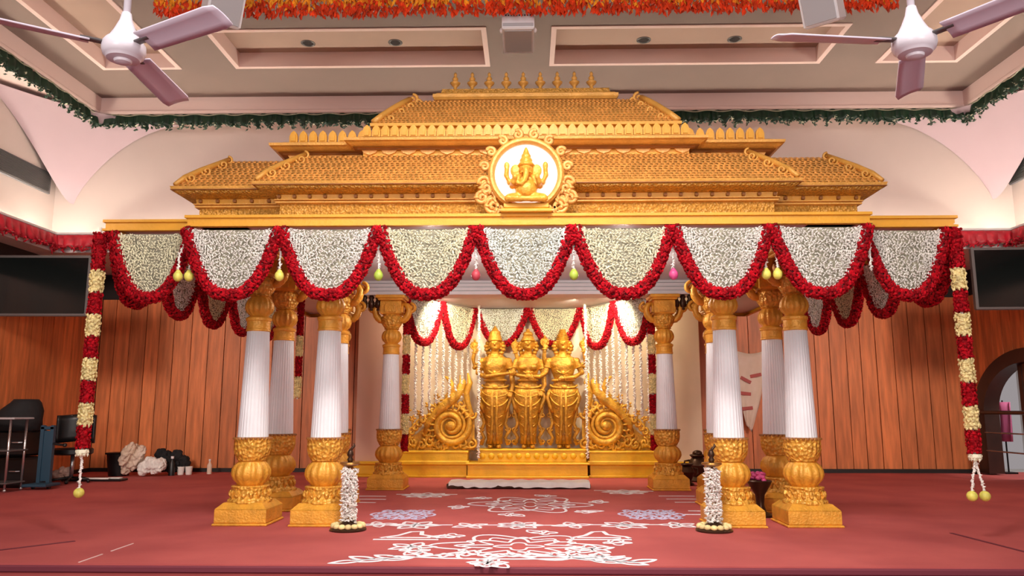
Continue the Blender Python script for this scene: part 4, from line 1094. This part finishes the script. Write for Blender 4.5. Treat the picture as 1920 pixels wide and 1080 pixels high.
specs = [('small white rangoli flower touching the left garlanded lamp', -1.46, 7.72, lambda b: star(b, .9, 4, .3)), ('white leafy rangoli in the middle row, leftmost of the wide ones', -1.09, 7.68, lambda b: (star(b, 1.25, 6), ribbon(b, [(-.35, 0), (.36, .02)], .04))),
  ('white rangoli bird-like mark between the two left middle-row flowers', -.56, 7.66, lambda b: star(b, .95, 4, .6)), ('white rangoli flower at the centre of the middle row', -.08, 7.70, lambda b: (star(b, 1.15, 7), ribbon(b, [(-.4, 0), (.42, .0)], .035))),
  ('white rangoli cross right of the middle-row centre', .42, 7.71, lambda b: star(b, 1.0, 4, .25)), ('white looped rangoli in the right of the middle row', .93, 7.72, lambda b: (star(b, 1.2, 6, .3), ribbon(b, [(-.33, .02), (.36, .04)], .04))),
  ('small white rangoli flower before the right garlanded lamp', 1.44, 7.74, lambda b: star(b, .95, 5, .5)), ('white crown-shaped rangoli left of the nearest star', -1.05, 7.05, crown_shape), ('white crown-shaped rangoli right of the nearest star', .60, 7.08, crown_shape),
  ('white rangoli flower at the left arm of the nearest star', -.95, 6.50, lambda b: star(b, 1.0, 5)), ('white rangoli flower at the right arm of the nearest star', .50, 6.42, lambda b: star(b, 1.0, 5, .4)),
  ('white palm-leaf rangoli at the stage edge on the left', -.92, 6.02, lambda b: palm(b, -1)), ('white palm-leaf rangoli at the stage edge on the right', .42, 5.98, lambda b: palm(b, 1)), ('white flower rangoli nearest the stage edge below the star', -.30, 5.86, lambda b: star(b, .75, 6)),
  ('white oval rangoli behind the left lilac panel', -1.33, 10.30, lambda b: (star(b, 1.5, 8), ribbon(b, [(-.4, .1), (.4, .1)], .05))), ('white oval rangoli before the rear right pillar', 1.30, 10.75, lambda b: (star(b, 1.5, 8), ribbon(b, [(-.4, .2), (.4, .1)], .05))),
  ('three white rangoli dashes before the rear left pillar', -2.0, 9.85, dashes), ('three white rangoli dashes before the rear right pillar', 1.95, 9.95, dashes), ('short white rangoli strokes by the right garlanded lamp', 1.80, 8.5, lambda b: (ribbon(b, [(-.15, 0), (.1, .0)], .05), ribbon(b, [(-.05, .3), (.15, .28)], .05))), ('white double-line rangoli edging the nearest star', -.12, 6.05, edge_run)]
for lab, x, y, fn in specs: rangoli(lab, x, y, fn)
rangoli('lilac rectangular rangoli panel on the left of the carpet', -1.33, 8.44, scribble, 'powder_lilac')
rangoli('lilac rectangular rangoli panel on the right of the carpet', 1.30, 8.50, scribble, 'powder_lilac')

# ================================================================== CEILING HARDWARE
def fan(label, loc, rz):
    t = thing('ceiling_fan', label, 'fan', loc, rz, 'white ceiling fans')
    MB().tube([(0, 0, .12), (0, 0, 6.2-loc[2])], .017, 10).build('rod', 'fan', t, smooth=True)
    MB().lathe([(.045, .085), (.06, .07), (.10, .05), (.15, .03), (.19, .022)], 28).build('canopy_cone', 'fan', t, smooth='auto')
    MB().lathe([(-.055, .04), (-.05, .075), (-.035, .085), (-.03, .092), (-.005, .100), (.025, .098), (.045, .085)], 32).build('motor_housing', 'fan', t, smooth='auto')
    MB().lathe([(-.072, .02), (-.066, .038), (-.055, .042)], 20).build('bottom_cap', 'fan', t, smooth='auto')
    for k in range(3):
        a = 2*pi*k/3; b = MB()
        rows = []
        for i in range(12):
            u = i/11; L_ = .15+.53*u; wv = (.060+.010*u)*(1 if u < .95 else .8); 
            rows.append([(L_, wv*v, .012-.018*v-.008*(v*v)) for v in (-1, -.5, 0, .5, 1)])
        b.grid(rows); n0 = len(b.v); b2 = MB(); b2.v = b.v; b2.f = b.f; b2.mi = b.mi
        b.xform(Matrix.Rotation(a, 4, 'Z')); o = b.build('blade', 'fan_blade', t, smooth=True); o.modifiers.new('thick', 'SOLIDIFY').thickness = .008
        bb = MB().box((.13, 0, .018), (.12, .04, .012), bev=.004); bb.xform(Matrix.Rotation(a, 4, 'Z')); bb.build('blade_arm', 'bezel', o)
fan('white three-blade ceiling fan hanging at the upper left', (-1.963, 3.5, 2.83), R(93))
fan('white three-blade ceiling fan hanging at the upper right', (1.845, 3.5, 2.82), R(66))
t = thing('projector', 'white box projector hanging on a pole above the canopy', 'projector', (-.098, 8.3, 5.35))
MB().box((0, 0, 0), (.36, .62, .19), bev=.015).build('body', 'pwhite', t)
MB().box((0, -.30, -.045), (.34, .03, .05), bev=.01).box((0, -.02, -.098), (.30, .5, .01)).build('grey_band', 'pgrey', t)
b = MB()
for k in range(10): b.box((-.135+.03*k, -.312, .062), (.014, .01, .014))
b.build('vent_slots', 'black', t)
for s_ in (-1, 1): MB().ball((s_*.19, -.2, -.06), (.02, .03, .03), 8, 6).build('foot_knob', 'pwhite', t, smooth=True)
MB().tube([(0, 0, .09), (0, 0, .85)], .016, 8).lathe([(.09, .05), (.11, .05), (.12, .02)], 12).build('pole', 'pwhite', t, smooth=True)
def box_speaker(label, loc, rx, rz):
    t = thing('wall_speaker', label, 'speaker', loc, rz, 'white hanging speakers'); t.rotation_euler = (rx, 0, rz)
    MB().box((0, 0, 0), (.34, .26, .40), bev=.02).build('cabinet', 'pwhite', t)
    MB().box((0, -.135, 0), (.29, .012, .35), bev=.004).build('grille', 'pgrey', t)
    MB().tube([(0, .05, .18), (0, .08, 1.0)], .02, 8).build('bracket', 'pwhite', t)
box_speaker('white hanging speaker behind the left ceiling fan blade', (-3.02, 7.1, 5.08), R(25), R(38))
box_speaker('white hanging speaker left of the right ceiling fan', (2.88, 7.1, 5.02), R(25), R(-38))
for x, lab in ((-3.2, 'leftmost'), (-1.92, 'second from left'), (1.69, 'third from left'), (3.0, 'rightmost')):
    t = thing('downlight', 'round recessed downlight in the ceiling panel, %s of four' % lab, 'downlight', (x, 10.55, 6.385), group='ceiling downlights')
    MB().lathe([(0, .075), (-.008, .09), (0, .105), (.01, .105)], 24, cap=False).build('rim', 'bezel', t, smooth='auto')
    MB().lathe([(-.004, .07), (.004, .078)], 20).build('lens', 'downlight', t)
# TVs
def tv(label, x, y, z, rz):
    t = thing('wall_tv', label, 'tv', (x, y, z), rz, 'black screens in the corners')
    MB().box((0, 0, 0), (1.56, .06, .90), bev=.012).build('frame', 'bezel', t)
    MB().box((0, -.032, 0), (1.48, .01, .82)).build('screen', 'screen', t)
    MB().box((0, .12, 0), (.3, .2, .25)).tube([(0, .2, 0), (-.25 if x < 0 else .25, .8, .15)], .04, 8).tube([(0, .12, .1), (0, .2, .3)], .03, 8).build('mount', 'black', t)
tv('large black screen hanging high in the left corner above the clutter', -7.17, 11.0, 2.885, R(2)); tv('large black screen hanging high in the right corner above the arched door', 7.13, 11.0, 2.945, R(-2))
# vents
def ventilator(label, s_, y, z):
    t = thing('air_vent', label, 'vent', (s_*7.93, y, z), group='air vents in the upper walls')
    MB().box((0, 0, 0), (.04, 1.7, .36), bev=.008).build('frame', 'vent', t)
    b = MB()
    for k in range(16): b.box((-s_*.025, 0, -.155+.0205*k), (.03, 1.6, .006))
    b.build('slats', 'bezel', t)
ventilator('grey air vent high on the upper left wall', -1, 11.4, 4.80); ventilator('grey air vent high on the upper right wall', 1, 11.75, 4.92)

# ================================================================== ARCHED DOOR ON THE RIGHT WALL
door = bpy.data.objects.new('door_1', None); COL.objects.link(door); door['kind'] = 'structure'; door['label'] = 'dark arched doorway with glazed opening in the right wall'
def archpts(hw_, zs_, ze_, n=28): return [(yc-hw_, .02)]+[(yc+hw_*-cos(pi*i/n), zs_+ze_*sin(pi*i/n)) for i in range(n+1)]+[(yc+hw_, .02)]
o1, o2 = archpts(1.50, 1.05, 1.02), archpts(1.22, 1.05, .80)
vs = []; n = len(o1)
for (y, z), (y2, z2) in zip(o1, o2): vs += [(7.84, y, z), (7.84, y2, z2), (8.1, y2, z2), (8.1, y, z)]
fs = []
for i in range(n-1):
    for k in range(4): fs.append((i*4+k, i*4+(k+1) % 4, i*4+4+(k+1) % 4, i*4+4+k))
MB().add(vs, fs).build('door_frame', 'doorwood', door, smooth='auto')
MB().box((8.0, yc-.23, .95), (.05, 1.06, 1.86), bev=.01).build('door_leaf', 'doorbrown', door)
MB().box((8.0, yc+.34, .92), (.08, .09, 1.80)).build('door_mullion', 'doorwood', door)
MB().ball((7.95, yc+.22, 1.0), (.03, .03, .03), 8, 6).build('door_handle', 'chrome', door, smooth=True)
struct(MB().box((9.4, 12.6, 1.5), (.1, 5.0, 3.4)).build('wall_passage', 'outside')); struct(MB().box((8.7, 12.6, -.03), (1.4, 5.0, .05)).build('floor_passage', 'outside'))
area('passage_light', (8.7, 12.9, 2.6), (9.3, 13.2, .6), .6, 55, (1, .97, .92))
t = thing('handrail', 'dark metal handrail crossing before the arched door', 'railing', (7.72, 12.2, 0))
MB().tube([(0, -1.6, 1.05), (0, 1.65, 1.05)], .032, 8).build('top_rail', 'bronze', t, smooth=True)
for z in (.72, .42): MB().tube([(0, -1.6, z), (0, 1.25, z)], .013, 6).build('lower_rail', 'chrome', t, smooth=True)
for y in (-1.55, 1.62): MB().tube([(0, y, 0), (0, y, 1.06)], .03, 8).build('post', 'bronze', t, smooth=True)
t = thing('hanging_garment', 'pink cloth hanging just inside the arched doorway', 'cloth', (8.35, 13.95, 0))
b = MB(); rows = [[(.06*sin(k*1.1+i*.2), -.16+.32*k/8*(1-.2*sin(i*.6)), .55+.17*i) for k in range(9)] for i in range(5)]
b.grid(rows); o = b.build('drape', 'pinkcloth', t, smooth=True); o.modifiers.new('thick', 'SOLIDIFY').thickness = .02
MB().tube([(0, 0, 0), (0, 0, 1.26)], .015, 6).box((0, 0, .015), (.2, .2, .03)).build('stand', 'black', t)

# printed cloth on the back wall
t = thing('hanging_cloth', 'cream printed cloth hung folded on the wood wall between the right pillars', 'cloth', (3.95, 13.98, 0))
rows = []
for i in range(19):
    u = i/18; row = []
    for k in range(13):
        v = k/12; x0, x1 = -.25+.15*u**2, .31-.32*u**1.6
        row.append((x0+(x1-x0)*v, -.035*abs(sin(v*7+u*3))-.01, 2.15-1.32*u-.06*sin(pi*v)*(1-u)-.12*u*v))
    rows.append(row)
o = MB().grid(rows).build('cloth', 'print', t, smooth=True); o.modifiers.new('thick', 'SOLIDIFY').thickness = .01
for (x, z, a) in ((-.08, 1.62, .5), (.10, 1.70, -.2), (-.10, 1.38, .1), (-.08, 1.12, -.1)): MB().box((0, 0, 0), (.20, .012, .06), bev=.004).xform(Matrix.Translation((x, -.058, z)) @ Matrix.Rotation(a, 4, 'Y')).build('red_print', 'printred', t)
MB().tube([(-.28, .125, 2.2), (-.26, 0, 2.2), (-.24, -.02, 2.12)], .01, 6).tube([(.30, .125, 2.22), (.30, 0, 2.22), (.30, -.02, 2.1)], .01, 6).build('hook', 'chrome', t)

# ================================================================== CLUTTER IN THE LEFT CORNER
t = thing('equipment_stack', 'black covered equipment stack in the left corner under the screen', 'equipment', (-7.44, 11.35, 0))
MB().box((-.05, 0, .22), (.72, .6, .40), bev=.03).build('bottom_case', 'black', t); MB().box((-.06, 0, .62), (.66, .55, .36), bev=.03).build('middle_case', 'black', t)
b = MB(); loft(b, [(.80, -.06, 0, .36, .30), (.95, -.05, 0, .34, .28), (1.08, 0, 0, .30, .26), (1.2, .06, 0, .20, .2), (1.25, .06, 0, .16, .16)], 10); b.build('cover_cloth', 'blackcloth', t, smooth=True)
for z in (.22, .62): MB().tube([(.1, -.31, z+.02), (.14, -.34, z+.02), (.22, -.34, z+.02), (.26, -.31, z+.02)], .012, 6).build('handle', 'chrome', t)
t = thing('side_trolley', 'glass-topped chrome trolley at the left edge of the photo', 'trolley', (-7.30, 10.65, 0))
MB().box((0, 0, .98), (.75, .42, .025), bev=.008).build('top', 'pgrey', t)
for z in (.12, .55): MB().box((0, 0, z), (.68, .38, .02), bev=.006).build('shelf', 'bezel', t)
for sx in (-1, 1):
    for sy in (-1, 1): MB().tube([(sx*.30, sy*.17, .03), (sx*.30, sy*.17, .97)], .016, 8).ball((sx*.30, sy*.17, .025), .025, 8, 5).build('leg', 'chrome', t, smooth=True)
t = thing('office_chair', 'dark curved-back chair behind the blue cart in the left corner', 'chair', (-6.97, 11.95, 0))
b = MB()
rows = [[(.30*cos(a), .26*sin(a)*.9, .62+.42*k/5-.03*abs(cos(a))) for a in [pi*.0+pi*i/14 for i in range(15)]] for k in range(6)]
o = b.grid(rows).build('backrest', 'black', t, smooth=True); o.modifiers.new('thick', 'SOLIDIFY').thickness = .03
MB().lathe([(.42, .25), (.44, .28), (.50, .28), (.52, .25)], 20).build('seat', 'black', t, smooth='auto')
MB().tube([(0, 0, .06), (0, 0, .44)], .03, 8).build('column', 'chrome', t, smooth=True)
for k in range(5): a = 2*pi*k/5; MB().tube([(0, 0, .08), (.27*cos(a), .27*sin(a), .05)], .02, 6).ball((.27*cos(a), .27*sin(a), .03), .03, 8, 5).build('foot', 'black', t, smooth=True)
t = thing('blue_cart', 'dark blue upright cart with a push bar beside the equipment stack', 'cart', (-6.86, 11.10, 0))
for x in (-.07, .07): MB().box((x, 0, .47), (.05, .06, .82), bev=.01).build('upright', 'blue', t)
MB().box((0, 0, .84), (.18, .06, .05), bev=.01).box((0, 0, .45), (.12, .03, .70)).build('panel', 'blue', t)
MB().box((.04, -.12, .06), (.34, .34, .04), bev=.01).build('foot_plate', 'blue', t)
MB().tube([(.09, .0, .62), (.25, .0, .60)], .018, 6).ball((.26, 0, .60), .03, 8, 5).build('push_bar', 'black', t)
for x in (-.08, .14): MB().lathe([(-.015, .035), (.015, .035)], 12).xform(Matrix.Translation((x, -.1, .035)) @ Matrix.Rotation(pi/2, 4, 'Y')).build('wheel', 'black', t)
t = thing('dark_bin', 'small dark bin against the wood wall behind the left garland', 'bin', (-6.92, 13.25, 0))
MB().lathe([(0, .16), (.3, .20), (.36, .21), (.36, .18), (.3, .17)], 18).build('bin_body', 'black', t, smooth='auto')
MB().box((0, 0, .37), (.36, .30, .03), bev=.01).build('lid', 'black', t)
def bundle(name, label, cat, x, y, sc, m, seed):
    b = MB(); rr = random.Random(seed)
    for k in range(6): b.ball((rr.uniform(-.14, .14)*sc[0], rr.uniform(-.08, .08)*sc[1], sc[2]*rr.uniform(.06, .16)), (.10*sc[0]*rr.uniform(.7, 1.1), .09*sc[1], .10*sc[2]*rr.uniform(.7, 1.3)), 10, 7, Matrix.Rotation(rr.uniform(-.6, .6), 3, 'Y'))
    zmin = min(v[2] for v in b.v); b.v = [(v[0], v[1], v[2]-zmin+.002) for v in b.v]
    o = fuse(b, name, m, .010, None, (x, y, .01), 2, .09); tag(o, label, cat)
bundle('cloth_bundle', 'crumpled pinkish white cloth bundle peaking beside the left garland tail', 'cloth', -6.60, 13.05, (1.0, 1, 1.9), 'print', 3)
bundle('cloth_bundle', 'flatter greyish white cloth bundle right of the peaked one', 'cloth', -6.28, 13.10, (1.1, 1, 1.1), 'cloth', 4)
bundle('dark_bag', 'dark soft bag lying behind the white cloth bundles', 'bag', -6.12, 13.45, (1.2, 1, 1.5), 'blackcloth', 5)
t = thing('floor_tray', 'long flat white tray strip lying on the floor left of the garland tail', 'tray', (-6.75, 12.25, 0))
MB().box((0, 0, .02), (.9, .22, .03), bev=.008).build('tray', 'black', t); MB().box((-.05, -.09, .045), (.62, .05, .025), bev=.008).box((.3, 0, .045), (.2, .1, .02), bev=.006).build('white_sheet', 'cloth', t)
bundle('pink_pouch', 'small pinkish pouch at the left end of the floor tray', 'pouch', -7.16, 12.05, (.8, .9, .9), 'panelp', 8)
cup = MB().lathe([(0, .045), (.01, .05), (.13, .06), (.14, .062), (.135, .052), (.02, .04)], 14)
for i, (x, y, lab) in enumerate(((-5.93, 13.4, 'left white cup of the close pair at the wood wall'), (-5.80, 13.42, 'right white cup of the close pair at the wood wall'))):
    o = bpy.data.objects.new('cup', cup.mesh('cup', 'cloth', True)); COL.objects.link(o); o.location = (x, y, 0); tag(o, lab, 'cup', 'white cups by the wall')
t = thing('bottle', 'slim pinkish bottle standing alone at the foot of the wood wall', 'bottle', (-5.52, 13.6, 0))
MB().lathe([(0, .04), (.15, .04), (.19, .018), (.22, .016)], 12).build('bottle_body', 'print', t, smooth='auto'); MB().lathe([(.22, .02), (.25, .02)], 10).build('cap', 'pwhite', t)
t = thing('bottle', 'small black capped bottle between bundle and cups', 'bottle', (-6.02, 13.25, 0))
MB().lathe([(0, .05), (.2, .05), (.25, .02), (.28, .02)], 12).build('bottle_body', 'black', t, smooth='auto'); MB().lathe([(.28, .024), (.32, .024)], 10).build('cap', 'pwhite', t)
